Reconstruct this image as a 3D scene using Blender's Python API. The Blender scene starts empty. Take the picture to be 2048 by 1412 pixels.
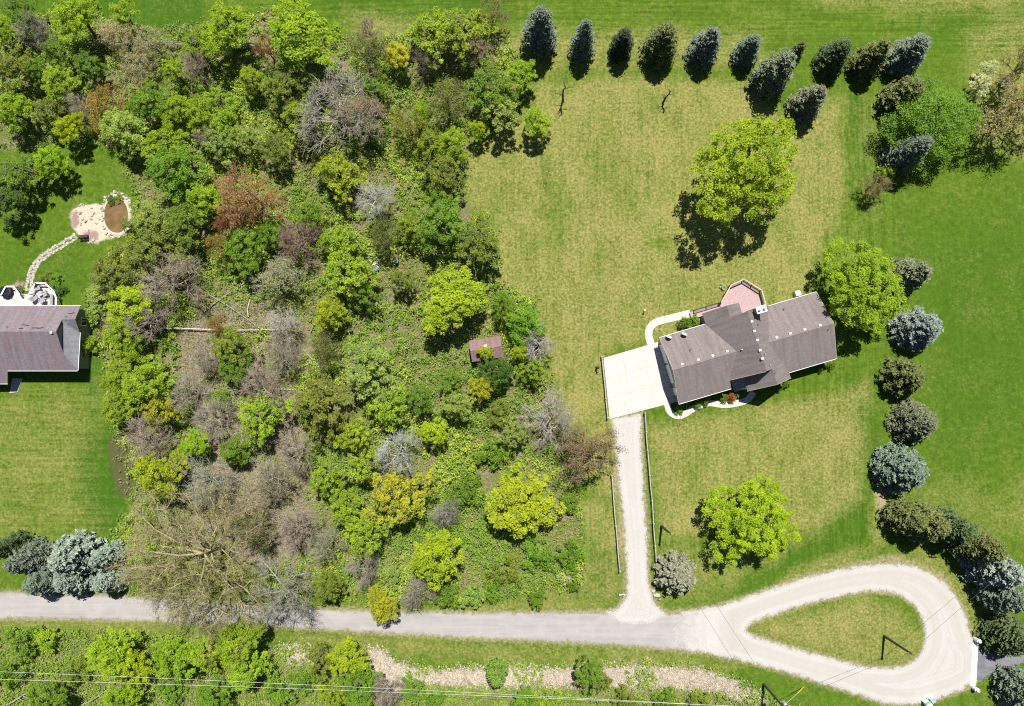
import bpy, math, random
import numpy as np
from mathutils import Vector

SC = bpy.context.scene
COL = SC.collection
R = math.radians
PI = math.pi

# ------------------------------------------------------------------ camera, sky, sun, exposure
FPX, TILT, DIST = 1384.0, R(3.5), 94.6          # focal length in photo pixels, tilt from straight down, distance to the ground
CAM = np.array([0.0, -DIST * math.sin(TILT), DIST * math.cos(TILT)])
cam_data = bpy.data.cameras.new('drone_camera')
cam_data.sensor_width = 36.0
cam_data.lens = 36.0 * FPX / 2048.0
cam_data.clip_start = 0.5
cam_data.clip_end = 5000.0
cam = bpy.data.objects.new('drone_camera', cam_data)
cam.location = CAM
cam.rotation_euler = (TILT, 0, 0)
COL.objects.link(cam)
SC.camera = cam

SUN_EL, SUN_AZ = R(64.0), R(7.0)                # azimuth from +Y towards +X
world = bpy.data.worlds.new('World')
SC.world = world
world.use_nodes = True
wn = world.node_tree
wn.nodes.clear()
wsky = wn.nodes.new('ShaderNodeTexSky')
wsky.sky_type = 'NISHITA'
wsky.sun_disc = False
wsky.sun_elevation = SUN_EL
wsky.sun_rotation = SUN_AZ
wsky.air_density = 0.45
wsky.dust_density = 0.1
wsky.ozone_density = 1.0
wbg = wn.nodes.new('ShaderNodeBackground')
wbg.inputs['Strength'].default_value = 0.08
wout = wn.nodes.new('ShaderNodeOutputWorld')
wn.links.new(wsky.outputs[0], wbg.inputs[0])
wn.links.new(wbg.outputs[0], wout.inputs[0])

sun_data = bpy.data.lights.new('sun', 'SUN')
sun_data.energy = 5.0
sun_data.angle = R(0.5)
sun_data.color = (1.0, 0.97, 0.91)
sun = bpy.data.objects.new('sun', sun_data)
S = Vector((math.sin(SUN_AZ) * math.cos(SUN_EL), math.cos(SUN_AZ) * math.cos(SUN_EL), math.sin(SUN_EL)))
sun.rotation_euler = S.to_track_quat('Z', 'Y').to_euler()
sun.location = (20, 60, 120)
COL.objects.link(sun)

SC.view_settings.view_transform = 'Standard'
SC.view_settings.look = 'None'
SC.view_settings.exposure = 0.64
SC.view_settings.gamma = 1.0
SC.cycles.max_bounces = 5
SC.cycles.diffuse_bounces = 2
SC.cycles.glossy_bounces = 2
SC.cycles.transmission_bounces = 3
SC.cycles.transparent_max_bounces = 6
SC.cycles.use_denoising = False
SC.cycles.filter_width = 1.1
SC.render.film_transparent = False


# ------------------------------------------------------------------ survey: photo pixel -> point of the place at height z
def G(px, py, z=0.0):
    x, y = (px - 1024.0) / FPX, (706.0 - py) / FPX
    d = np.array([x, y * math.cos(TILT) + math.sin(TILT), y * math.sin(TILT) - math.cos(TILT)])
    t = (z - CAM[2]) / d[2]
    return CAM + t * d


def g2(px, py, z=0.0):
    p = G(px, py, z)
    return (float(p[0]), float(p[1]))


def poly(*pts):
    return np.array([g2(a, b) for a, b in pts])


# ------------------------------------------------------------------ materials
MATS = {}


class NT:
    def __init__(s, name):
        s.m = bpy.data.materials.new(name)
        s.m.use_nodes = True
        s.t = s.m.node_tree
        s.t.nodes.clear()
        s.out = s.t.nodes.new('ShaderNodeOutputMaterial')
        MATS[name] = s.m

    def n(s, typ, ins=None, **props):
        nd = s.t.nodes.new(typ)
        for k, v in props.items():
            setattr(nd, k, v)
        for k, v in (ins or {}).items():
            s.put(nd.inputs[k], v)
        return nd

    def put(s, sock, v):
        if isinstance(v, bpy.types.NodeSocket):
            s.t.links.new(v, sock)
        elif isinstance(v, (tuple, list)) and len(v) == 3 and sock.type == 'RGBA':
            sock.default_value = (*v, 1.0)
        else:
            sock.default_value = v

    def math(s, op, a, b=0.0, clamp=False):
        nd = s.n('ShaderNodeMath', operation=op, use_clamp=clamp)
        s.put(nd.inputs[0], a)
        s.put(nd.inputs[1], b)
        return nd.outputs[0]

    def mix(s, f, a, b, mode='MIX'):
        nd = s.n('ShaderNodeMix', data_type='RGBA', blend_type=mode)
        nd.clamp_factor = True
        s.put(nd.inputs[0], f)
        s.put(nd.inputs[6], a)
        s.put(nd.inputs[7], b)
        return nd.outputs[2]

    def noise(s, scale, detail=3.0, rough=0.55, vec=None, dist=0.0):
        nd = s.n('ShaderNodeTexNoise', {'Scale': scale, 'Detail': detail, 'Roughness': rough, 'Distortion': dist})
        if vec is None:
            vec = s.pos()
        s.put(nd.inputs['Vector'], vec)
        return nd.outputs['Fac']

    def pos(s):
        if not hasattr(s, '_pos'):
            s._pos = s.n('ShaderNodeNewGeometry').outputs['Position']
        return s._pos

    def scaled(s, vec, sc, rot=(0, 0, 0)):
        nd = s.n('ShaderNodeMapping', {'Scale': sc, 'Rotation': rot})
        s.put(nd.inputs['Vector'], vec)
        return nd.outputs[0]

    def ramp(s, f, lo, hi):
        nd = s.n('ShaderNodeMapRange', clamp=True)
        s.put(nd.inputs[0], f)
        nd.inputs[1].default_value = lo
        nd.inputs[2].default_value = hi
        return nd.outputs[0]

    def attr(s, name):
        return s.n('ShaderNodeAttribute', attribute_name=name).outputs['Fac']

    def bsdf(s, col, rough=0.85, spec=0.2, bump=None, bstr=0.3, bdist=0.05, metal=0.0, alpha=None):
        b = s.n('ShaderNodeBsdfPrincipled', {'Base Color': col, 'Roughness': rough, 'Metallic': metal})
        b.inputs['Specular IOR Level'].default_value = spec
        if bump is not None:
            bp = s.n('ShaderNodeBump', {'Strength': bstr, 'Distance': bdist, 'Height': bump})
            s.t.links.new(bp.outputs[0], b.inputs['Normal'])
        if alpha is not None:
            s.put(b.inputs['Alpha'], alpha)
        s.t.links.new(b.outputs[0], s.out.inputs[0])
        return b


def plain(name, col, rough=0.7, var=0.12, scale=3.0, spec=0.25, metal=0.0):
    t = NT(name)
    f = t.noise(scale, 4.0, 0.6)
    lo = tuple(c * (1 - var) for c in col)
    hi = tuple(min(1, c * (1 + var)) for c in col)
    t.bsdf(t.mix(t.ramp(f, 0.3, 0.7), lo, hi), rough, spec, metal=metal)
    return t.m


def leaf_mat(name, transl=0.5, rough=0.5, spec=0.25, hue=0.3, yellow=(1.25, 1.18, 0.8), dark=(0.58, 0.68, 0.75)):
    """tinted by the object's own colour; every leaf face has its own shade"""
    t = NT(name)
    oc = t.n('ShaderNodeObjectInfo').outputs['Color']
    r = t.attr('shade')
    big = t.noise(0.9, 2.0, 0.5)
    f = t.math('ADD', t.math('MULTIPLY', r, 0.7), t.math('MULTIPLY', big, 0.45))
    c1 = t.mix(1.0, oc, dark, 'MULTIPLY')
    c2 = t.mix(1.0, oc, yellow, 'MULTIPLY')
    col = t.mix(t.ramp(f, 0.2, 0.85), c1, c2)
    p = t.n('ShaderNodeBsdfPrincipled', {'Base Color': col, 'Roughness': rough})
    p.inputs['Specular IOR Level'].default_value = spec
    tr = t.n('ShaderNodeBsdfTranslucent', {'Color': t.mix(1.0, col, (1.25, 1.3, 0.5), 'MULTIPLY')})
    ms = t.n('ShaderNodeMixShader', {0: transl})
    t.t.links.new(p.outputs[0], ms.inputs[1])
    t.t.links.new(tr.outputs[0], ms.inputs[2])
    t.t.links.new(ms.outputs[0], t.out.inputs[0])
    return t.m


leaf_mat('leaf')
leaf_mat('needle', transl=0.08, rough=0.6, spec=0.2, yellow=(1.5, 1.45, 1.35), dark=(0.55, 0.6, 0.6))
leaf_mat('weed', transl=0.3, yellow=(1.3, 1.2, 0.85), dark=(0.6, 0.75, 0.7))
leaf_mat('dead_leaf', transl=0.1, rough=0.9, spec=0.1, yellow=(1.35, 1.3, 1.25), dark=(0.55, 0.5, 0.48))

t = NT('bark')
oc = t.n('ShaderNodeObjectInfo').outputs['Color']
f = t.noise(2.5, 4.0, 0.6, t.scaled(t.pos(), (3, 3, 0.7)))
t.bsdf(t.mix(t.ramp(f, 0.3, 0.7), t.mix(1.0, oc, (0.6, 0.58, 0.56), 'MULTIPLY'), t.mix(1.0, oc, (1.25, 1.22, 1.2), 'MULTIPLY')), 0.9, 0.1)

# lawn and woodland floor, one sheet: attributes say where the grass is dry, lush, or covered by litter
t = NT('ground')
P = t.pos()
dry, lit, lush, pink, soil, mowx, mowy = [t.attr(a) for a in ('dry', 'litter', 'lush', 'pink', 'soil', 'mowx', 'mowy')]
fine = t.noise(2.9, 3.0, 0.85)
fine2 = t.noise(1.3, 4.0, 0.75)
mid = t.noise(0.55, 4.0, 0.62)
mid2 = t.noise(0.16, 3.0, 0.55)
patch = t.noise(0.28, 4.0, 0.6, t.scaled(P, (1.0, 0.75, 1.0), (0, 0, 0.3)))
streak_y = t.noise(1.0, 3.0, 0.6, t.scaled(P, (2.3, 0.10, 1.0)))
streak_x = t.noise(1.0, 3.0, 0.6, t.scaled(P, (0.10, 2.3, 1.0)))
g_lo = t.mix(t.ramp(mid, 0.3, 0.7), (0.034, 0.076, 0.006), (0.060, 0.118, 0.008))
green = t.mix(t.ramp(fine2, 0.33, 0.68), g_lo, (0.092, 0.148, 0.012))
green = t.mix(t.math('MULTIPLY', lush, 0.75), green, (0.030, 0.088, 0.006))
mow = t.math('ADD', t.math('MULTIPLY', t.math('SUBTRACT', streak_y, 0.5), t.math('ADD', 0.35, mowy)), t.math('MULTIPLY', t.math('SUBTRACT', streak_x, 0.5), t.math('ADD', 0.1, mowx)))
mow = t.math('ADD', 1.0, t.math('MULTIPLY', t.math('ADD', mow, t.math('MULTIPLY', t.math('SUBTRACT', fine, 0.5), 0.6)), 0.9))
cmb = t.n('ShaderNodeCombineColor', {0: mow, 1: mow, 2: mow})
green = t.mix(1.0, green, cmb.outputs[0], 'MULTIPLY')
straw = t.mix(t.ramp(fine, 0.3, 0.72), (0.120, 0.126, 0.024), (0.318, 0.280, 0.102))
# share of dead straw: local dryness broken into specks, clumps and mower streaks
k = t.math('ADD', t.math('MULTIPLY', t.math('SUBTRACT', fine, 0.5), 2.6), t.math('MULTIPLY', t.math('SUBTRACT', fine2, 0.5), 1.8))
k = t.math('ADD', k, t.math('MULTIPLY', t.math('SUBTRACT', patch, 0.5), 2.0))
k = t.math('ADD', k, t.math('MULTIPLY', t.math('SUBTRACT', mid2, 0.5), 0.8))
k = t.math('ADD', k, t.math('MULTIPLY', t.math('MULTIPLY', t.math('SUBTRACT', streak_y, 0.5), 1.3), mowy))
k = t.math('ADD', k, t.math('MULTIPLY', t.math('MULTIPLY', t.math('SUBTRACT', streak_x, 0.5), 1.6), mowx))
share = t.ramp(t.math('ADD', t.math('MULTIPLY', dry, 1.5), t.math('MULTIPLY', k, t.math('ADD', 0.42, t.math('MULTIPLY', dry, 0.95), True))), 0.04, 1.30)
lawn = t.mix(share, green, straw)
leaffine = t.noise(3.4, 4.0, 0.8)
litter = t.mix(t.ramp(leaffine, 0.36, 0.66), (0.085, 0.060, 0.040), (0.325, 0.245, 0.170))
litter = t.mix(t.math('MULTIPLY', t.ramp(t.noise(0.7, 4.0, 0.7), 0.40, 0.58), t.math('SUBTRACT', 1.0, t.math('MULTIPLY', pink, 0.9))), litter, t.mix(t.ramp(leaffine, 0.35, 0.65), (0.060, 0.095, 0.014), (0.150, 0.180, 0.040)))
litter = t.mix(t.math('MULTIPLY', pink, 0.85), litter, t.mix(t.ramp(leaffine, 0.3, 0.7), (0.22, 0.185, 0.135), (0.50, 0.45, 0.38)))
lf = t.ramp(t.math('ADD', lit, t.math('MULTIPLY', t.math('SUBTRACT', t.noise(1.4, 4.0, 0.7), 0.5), 0.9)), 0.38, 0.62)
colr = t.mix(lf, lawn, litter)
sf = t.ramp(t.math('ADD', soil, t.math('MULTIPLY', t.math('SUBTRACT', t.noise(2.4, 4.0, 0.75), 0.5), 1.0)), 0.40, 0.75)
colr = t.mix(sf, colr, t.mix(t.ramp(fine, 0.3, 0.7), (0.20, 0.155, 0.08), (0.36, 0.30, 0.20)))
t.bsdf(colr, 0.95, 0.08, t.math('ADD', t.math('MULTIPLY', fine, 0.6), t.math('MULTIPLY', fine2, 0.6)), 0.55, 0.12)


def sheet_mat(name, lo, hi, worn, edge_lo=0.18, edge_hi=0.22, soft_rim=1.6, streak=None, spots=None):
    """loose surface whose rim breaks up into the grass; 'inside' is metres from the rim"""
    t = NT(name)
    d = t.attr('inside')
    f1 = t.noise(9.0, 4.0, 0.75)
    f2 = t.noise(0.5, 4.0, 0.6)
    f3 = t.noise(0.9, 5.0, 0.75)
    along = t.n('ShaderNodeCombineXYZ', {'X': t.math('MULTIPLY', d, 2.6)})
    t.t.links.new(t.noise(0.07, 1.0), along.inputs['Y'])
    ruts = t.noise(1.0, 4.0, 0.7, along.outputs[0])
    col = t.mix(t.ramp(f1, 0.3, 0.7), lo, hi)
    col = t.mix(t.ramp(t.math('ADD', f2, t.math('MULTIPLY', t.attr('track'), 0.5)), 0.45, 0.95), col, worn)
    col = t.mix(t.math('MULTIPLY', t.ramp(ruts, 0.4, 0.66), 0.45), col, tuple(c * 0.8 for c in worn))
    if streak:
        sx = t.noise(1.0, 3.0, 0.6, t.scaled(t.pos(), streak))
        col = t.mix(t.math('MULTIPLY', t.ramp(sx, 0.42, 0.68), 0.4), col, worn)
    if spots:
        col = t.mix(t.ramp(t.noise(0.9, 5.0, 0.75), 0.66, 0.74), col, spots)
    a = t.math('ADD', d, t.math('MULTIPLY', t.math('SUBTRACT', f3, 0.5), 1.7))
    a = t.math('ADD', a, t.math('MULTIPLY', t.math('SUBTRACT', t.noise(14.0, 2.0, 0.6), 0.5), soft_rim))
    t.bsdf(col, 0.95, 0.08, f1, 0.35, 0.03, alpha=t.ramp(a, edge_lo, edge_hi))
    return t.m


sheet_mat('gravel', (0.35, 0.334, 0.312), (0.50, 0.482, 0.458), (0.395, 0.365, 0.325), spots=(0.25, 0.225, 0.17))
sheet_mat('chipseal', (0.245, 0.225, 0.222), (0.33, 0.308, 0.30), (0.40, 0.377, 0.354), streak=(0.06, 1.5, 1.0))
sheet_mat('asphalt', (0.085, 0.088, 0.108), (0.135, 0.138, 0.16), (0.24, 0.24, 0.25), 0.08, 0.12, 0.3, streak=(0.25, 1.6, 1.0))
sheet_mat('pond_bed', (0.30, 0.26, 0.19), (0.62, 0.56, 0.46), (0.42, 0.36, 0.24), spots=(0.12, 0.16, 0.04))
sheet_mat('red_mulch', (0.18, 0.11, 0.10), (0.36, 0.25, 0.23), (0.30, 0.2, 0.18))

t = NT('concrete')
f = t.noise(1.2, 5.0, 0.65)
f2 = t.noise(14.0, 3.0, 0.6)
c = t.mix(t.ramp(f, 0.35, 0.7), (0.45, 0.41, 0.37), (0.53, 0.495, 0.455))
c = t.mix(t.math('MULTIPLY', t.ramp(f2, 0.4, 0.8), 0.3), c, (0.42, 0.375, 0.325))
t.bsdf(c, 0.85, 0.15, f2, 0.1, 0.01)

t = NT('white_concrete')
f = t.noise(1.6, 5.0, 0.65)
t.bsdf(t.mix(t.ramp(f, 0.35, 0.7), (0.80, 0.79, 0.77), (0.88, 0.87, 0.86)), 0.7, 0.2)


def roof_mat(name, a, b, streaks, moss=None):
    t = NT(name)
    uv = t.n('ShaderNodeUVMap').outputs[0]
    br = t.n('ShaderNodeTexBrick', {'Scale': 1.0, 'Mortar Size': 0.006, 'Bias': 0.0, 'Brick Width': 0.33, 'Row Height': 0.145,
                                    'Color1': a, 'Color2': b, 'Mortar': tuple(x * 0.5 for x in a)})
    t.put(br.inputs['Vector'], uv)
    st = t.noise(1.0, 4.0, 0.7, t.scaled(uv, (1.1, 6.5, 1.0)))
    sv = t.noise(1.0, 3.0, 0.6, t.scaled(uv, (2.2, 0.22, 1.0)))
    c = t.mix(t.ramp(st, 0.25, 0.8), br.outputs[0], streaks)
    c = t.mix(t.math('MULTIPLY', t.ramp(sv, 0.42, 0.72), 0.5), c, tuple(x * 0.62 for x in a))
    if moss:
        m = t.noise(0.45, 3.0, 0.6)
        c = t.mix(t.math('MULTIPLY', t.ramp(m, 0.52, 0.66), 0.5), c, moss)
    t.bsdf(c, 0.92, 0.12, br.outputs[1], 0.4, 0.012)


roof_mat('brown_shingle', (0.155, 0.128, 0.123), (0.200, 0.168, 0.161), (0.235, 0.200, 0.191))
roof_mat('mauve_shingle', (0.135, 0.108, 0.120), (0.200, 0.165, 0.180), (0.245, 0.205, 0.220), moss=(0.20, 0.125, 0.13))
roof_mat('grey_shingle', (0.15, 0.15, 0.165), (0.205, 0.205, 0.22), (0.245, 0.245, 0.26))
roof_mat('shed_shingle', (0.165, 0.098, 0.105), (0.225, 0.140, 0.148), (0.285, 0.185, 0.19))
plain('siding', (0.36, 0.31, 0.26), 0.7)
plain('grey_siding', (0.20, 0.21, 0.21), 0.7)
plain('white_paint', (0.80, 0.80, 0.80), 0.5, 0.04)
plain('dark_rail', (0.055, 0.035, 0.034), 0.7)
plain('rail_cap', (0.42, 0.34, 0.28), 0.8)
plain('deck_wood', (0.385, 0.275, 0.27), 0.8, 0.14, 5.0)
plain('pale_deck', (0.50, 0.43, 0.40), 0.8, 0.08, 4.0)
plain('brick_red', (0.19, 0.085, 0.06), 0.85)
plain('weathered_wood', (0.40, 0.35, 0.31), 0.9, 0.3, 6.0)
plain('pole_wood', (0.060, 0.048, 0.042), 0.9, 0.25)
plain('vent_white', (0.60, 0.57, 0.54), 0.5, 0.05)
plain('dark_metal', (0.03, 0.03, 0.035), 0.5)
plain('grey_metal', (0.42, 0.44, 0.46), 0.4, 0.05, metal=0.3)
plain('tank_white', (0.70, 0.74, 0.80), 0.25, 0.04, spec=0.5)
plain('glass_dark', (0.02, 0.025, 0.03), 0.1, spec=0.6)
plain('stone', (0.28, 0.245, 0.20), 0.9, 0.25, 4.0)
plain('pale_stone', (0.42, 0.38, 0.315), 0.9, 0.2, 4.0)
plain('wire_metal', (0.66, 0.66, 0.64), 0.5)
plain('yellow_plastic', (0.78, 0.60, 0.05), 0.5)
plain('blue_plastic', (0.10, 0.22, 0.52), 0.5)
plain('green_plastic', (0.10, 0.45, 0.16), 0.5)
plain('grey_fabric', (0.24, 0.25, 0.27), 0.8)
plain('black_cover', (0.012, 0.013, 0.018), 0.5)
plain('driftwood', (0.27, 0.24, 0.21), 0.9, 0.25, 5.0)
plain('bleached_wood', (0.46, 0.43, 0.39), 0.6)
t = NT('muddy_water')
f = t.noise(0.8, 3.0, 0.6)
t.bsdf(t.mix(t.ramp(f, 0.35, 0.65), (0.125, 0.078, 0.030), (0.185, 0.12, 0.055)), 0.12, 0.5)
t = NT('dark_water')
f = t.noise(0.5, 3.0, 0.6)
t.bsdf(t.mix(t.ramp(f, 0.35, 0.65), (0.040, 0.034, 0.020), (0.075, 0.062, 0.036)), 0.15, 0.5)


# ------------------------------------------------------------------ objects
def tag(o, label=None, cat=None, group=None, kind=None):
    if label: o['label'] = label
    if cat: o['category'] = cat
    if group: o['group'] = group
    if kind: o['kind'] = kind
    return o


def thing(name, label, cat, loc=(0, 0, 0), group=None, rz=0.0):
    o = bpy.data.objects.new(name, None)
    o.empty_display_size = 0.5
    o.location = loc
    o.rotation_euler = (0, 0, rz)
    COL.objects.link(o)
    return tag(o, label, cat, group)


def put(name, mesh, parent=None, color=None):
    o = bpy.data.objects.new(name, mesh)
    COL.objects.link(o)
    if parent is not None:
        o.parent = parent
    if color is not None:
        o.color = (*color, 1.0)
    return o


def np_mesh(name, V, Q, mat, shade=None):
    """mesh from numpy vertices and quads (or triangles)"""
    V = np.asarray(V, np.float32)
    Q = np.asarray(Q, np.int32)
    k = Q.shape[1]
    me = bpy.data.meshes.new(name)
    me.vertices.add(len(V))
    me.vertices.foreach_set('co', V.ravel())
    me.loops.add(Q.size)
    me.loops.foreach_set('vertex_index', Q.ravel())
    me.polygons.add(len(Q))
    me.polygons.foreach_set('loop_start', np.arange(len(Q), dtype=np.int32) * k)
    me.update(calc_edges=True)
    me.materials.append(MATS[mat])
    if shade is not None:
        a = me.attributes.new('shade', 'FLOAT', 'FACE')
        a.data.foreach_set('value', np.asarray(shade, np.float32))
    return me


class MB:
    """collects boxes, prisms, bars and tubes for ONE mesh; plan coordinates go through the frame tr"""

    def __init__(s, tr=None):
        s.v, s.f, s.uv = [], [], []
        s.tr = tr or (lambda a, b, c: (a, b, c))

    def add(s, vs, fs, uvs=None):
        o = len(s.v)
        s.v += [s.tr(*p) for p in vs]
        s.f += [tuple(i + o for i in f) for f in fs]
        return s

    def box(s, x0, x1, y0, y1, z0, z1):
        return s.add([(x0, y0, z0), (x1, y0, z0), (x1, y1, z0), (x0, y1, z0), (x0, y0, z1), (x1, y0, z1), (x1, y1, z1), (x0, y1, z1)],
                     [(3, 2, 1, 0), (4, 5, 6, 7), (0, 1, 5, 4), (1, 2, 6, 5), (2, 3, 7, 6), (3, 0, 4, 7)])

    def prism(s, pts, z0, z1):
        n = len(pts)
        zz = z1 if isinstance(z1, (list, tuple)) else [z1] * n
        zb = z0 if isinstance(z0, (list, tuple)) else [z0] * n
        vs = [(p[0], p[1], zb[i]) for i, p in enumerate(pts)] + [(p[0], p[1], zz[i]) for i, p in enumerate(pts)]
        fs = [tuple(range(n - 1, -1, -1)), tuple(range(n, 2 * n))] + [(i, (i + 1) % n, n + (i + 1) % n, n + i) for i in range(n)]
        return s.add(vs, fs)

    def slab(s, pts3, th):
        """roof plane: outline of 3-D points, th thick below"""
        n = len(pts3)
        vs = [(p[0], p[1], p[2] - th) for p in pts3] + list(pts3)
        fs = [tuple(range(n - 1, -1, -1)), tuple(range(n, 2 * n))] + [(i, (i + 1) % n, n + (i + 1) % n, n + i) for i in range(n)]
        return s.add(vs, fs)

    def bar(s, a, b, w, h):
        """square bar from a to b, w wide across, h high (a, b at its centre line)"""
        a, b = Vector(a), Vector(b)
        d = (b - a).normalized()
        side = d.cross(Vector((0, 0, 1)))
        side = side.normalized() if side.length > 1e-4 else Vector((1, 0, 0))
        up = side.cross(d).normalized()
        vs = []
        for p in (a, b):
            for i, j in ((-1, -1), (1, -1), (1, 1), (-1, 1)):
                vs.append(tuple(p + side * (i * w / 2) + up * (j * h / 2)))
        return s.add(vs, [(0, 1, 2, 3), (7, 6, 5, 4), (0, 4, 5, 1), (1, 5, 6, 2), (2, 6, 7, 3), (3, 7, 4, 0)])

    def tube(s, pts, rad, n=6, cap=True):
        rad = rad if isinstance(rad, (list, tuple)) else [rad] * len(pts)
        pts = [Vector(p) for p in pts]
        vs, fs = [], []
        for i, p in enumerate(pts):
            d = (pts[min(i + 1, len(pts) - 1)] - pts[max(i - 1, 0)]).normalized()
            ref = Vector((0, 0, 1)) if abs(d.z) < 0.9 else Vector((1, 0, 0))
            x = d.cross(ref).normalized()
            y = d.cross(x).normalized()
            for k in range(n):
                a = 2 * PI * k / n
                vs.append(tuple(p + (x * math.cos(a) + y * math.sin(a)) * rad[i]))
        for i in range(len(pts) - 1):
            for k in range(n):
                fs.append((i * n + k, i * n + (k + 1) % n, (i + 1) * n + (k + 1) % n, (i + 1) * n + k))
        if cap:
            fs.append(tuple(range(n - 1, -1, -1)))
            fs.append(tuple(range((len(pts) - 1) * n, len(pts) * n)))
        return s.add(vs, fs)

    def lathe(s, c, prof, n=12):
        vs, fs = [], []
        for r, z in prof:
            for k in range(n):
                a = 2 * PI * k / n
                vs.append((c[0] + r * math.cos(a), c[1] + r * math.sin(a), c[2] + z))
        m = len(prof)
        for i in range(m - 1):
            for k in range(n):
                fs.append((i * n + k, i * n + (k + 1) % n, (i + 1) * n + (k + 1) % n, (i + 1) * n + k))
        fs.append(tuple(range(n - 1, -1, -1)))
        fs.append(tuple(range((m - 1) * n, m * n)))
        return s.add(vs, fs)

    def mesh(s, name, mat, off=(0, 0, 0), smooth=False):
        me = bpy.data.meshes.new(name)
        me.from_pydata([(p[0] - off[0], p[1] - off[1], p[2] - off[2]) for p in s.v], [], s.f)
        me.materials.append(MATS[mat])
        if smooth:
            me.polygons.foreach_set('use_smooth', [True] * len(me.polygons))
        me.update()
        return me

    def build(s, name, mat, parent=None, smooth=False):
        off = parent.location if parent is not None else (0, 0, 0)
        if parent is not None and parent.parent is not None:
            off = Vector(off) + parent.parent.location
        return put(name, s.mesh(name, mat, off, smooth), parent)


def planar_uv(me, ax, ay):
    """uv in metres: along ax and ay (3-D directions)"""
    uvl = me.uv_layers.new(name='UVMap')
    co = np.empty(len(me.vertices) * 3, np.float32)
    me.vertices.foreach_get('co', co)
    co = co.reshape(-1, 3)
    li = np.empty(len(me.loops), np.int32)
    me.loops.foreach_get('vertex_index', li)
    uv = np.stack([co[li] @ np.array(ax, np.float32), co[li] @ np.array(ay, np.float32)], 1)
    uvl.data.foreach_set('uv', uv.ravel())


# ------------------------------------------------------------------ signed distance to outlines, for sheets and zones
def inside_dist(X, Y, pg):
    """metres inside (+) or outside (-) the closed outline pg"""
    n = len(pg)
    d2 = np.full(X.shape, 1e18)
    ins = np.zeros(X.shape, bool)
    for i in range(n):
        ax, ay = pg[i]
        bx, by = pg[(i + 1) % n]
        ex, ey = bx - ax, by - ay
        L = ex * ex + ey * ey + 1e-12
        tt = np.clip(((X - ax) * ex + (Y - ay) * ey) / L, 0, 1)
        dx, dy = X - ax - tt * ex, Y - ay - tt * ey
        d2 = np.minimum(d2, dx * dx + dy * dy)
        cond = ((ay > Y) != (by > Y))
        with np.errstate(divide='ignore', invalid='ignore'):
            xi = ex * (Y - ay) / (by - ay + 1e-15) + ax
        ins ^= cond & (X < xi)
    d = np.sqrt(d2)
    return np.where(ins, d, -d)


def smooth_closed(pg, k=2):
    pg = np.array(pg)
    for _ in range(k):
        nx = np.roll(pg, -1, 0)
        pg = np.stack([0.75 * pg + 0.25 * nx, 0.25 * pg + 0.75 * nx], 1).reshape(-1, 2)
    return pg


def sheet(name, outs, holes, z, mat, res=0.3, margin=0.9, track=None, smooth=0, fade=None):
    """flat loose surface built as a grid, with its distance to the rim as an attribute"""
    outs = [smooth_closed(o, smooth) if smooth else o for o in outs]
    holes = [smooth_closed(o, smooth) if smooth else o for o in holes]
    allp = np.concatenate(outs)
    x0, y0 = allp.min(0) - margin - res
    x1, y1 = allp.max(0) + margin + res
    xs, ys = np.arange(x0, x1, res), np.arange(y0, y1, res)
    X, Y = np.meshgrid(xs, ys)
    d = np.full(X.shape, -1e9)
    for o in outs:
        d = np.maximum(d, inside_dist(X, Y, o))
    for h in holes:
        d = np.minimum(d, -inside_dist(X, Y, h))
    if fade is not None:
        d = np.minimum(d, fade(X, Y))
    ny, nx = X.shape
    idx = np.arange(nx * ny).reshape(ny, nx)
    keep = (np.maximum(np.maximum(d[:-1, :-1], d[1:, 1:]), np.maximum(d[:-1, 1:], d[1:, :-1])) > -margin)
    q = np.stack([idx[:-1, :-1], idx[:-1, 1:], idx[1:, 1:], idx[1:, :-1]], -1)[keep]
    used, inv = np.unique(q.ravel(), return_inverse=True)
    V = np.stack([X.ravel()[used], Y.ravel()[used], np.full(len(used), z)], 1)
    me = np_mesh(name, V, inv.reshape(-1, 4), mat)
    a = me.attributes.new('inside', 'FLOAT', 'POINT')
    a.data.foreach_set('value', d.ravel()[used].astype(np.float32))
    tr = np.zeros(len(used)) if track is None else track(V[:, 0], V[:, 1], d.ravel()[used])
    a = me.attributes.new('track', 'FLOAT', 'POINT')
    a.data.foreach_set('value', tr.astype(np.float32))
    return tag(put(name, me), kind='structure')


# ------------------------------------------------------------------ the ground
WOODS = poly((-80, 60), (20, 40), (140, 10), (300, 60), (420, 40), (560, 10), (640, 60), (720, 85), (830, 60), (900, 20), (1000, 60), (1040, 130), (1060, 190),
             (1020, 250), (950, 270), (930, 390), (995, 460), (1000, 560), (1070, 600), (1090, 700), (1110, 790), (1150, 900), (1165, 1000), (1172, 1150),
             (1130, 1180), (1020, 1195), (900, 1205), (780, 1208), (640, 1198), (520, 1190), (250, 1180), (225, 1060), (262, 1010), (235, 900), (215, 800),
             (200, 700), (170, 600), (180, 540), (265, 470), (270, 400), (245, 300), (150, 290), (60, 300), (-80, 330))
BRUSH = poly((-80, 1258), (230, 1262), (420, 1275), (560, 1290), (640, 1290), (735, 1293), (780, 1315), (860, 1335), (980, 1328), (1120, 1332), (1260, 1322),
             (1400, 1330), (1470, 1352), (1540, 1392), (1640, 1440), (1640, 1500), (-80, 1500))
PINK = poly((735, 1290), (765, 1296), (790, 1320), (870, 1340), (985, 1330), (1130, 1335), (1260, 1328), (1400, 1336), (1465, 1356), (1540, 1402), (1500, 1408), (1430, 1380), (1300, 1374),
            (1150, 1372), (1000, 1374), (850, 1368), (775, 1385), (740, 1350))
PINK2 = poly((555, 1290), (600, 1285), (640, 1300), (620, 1330), (575, 1325))
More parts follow.
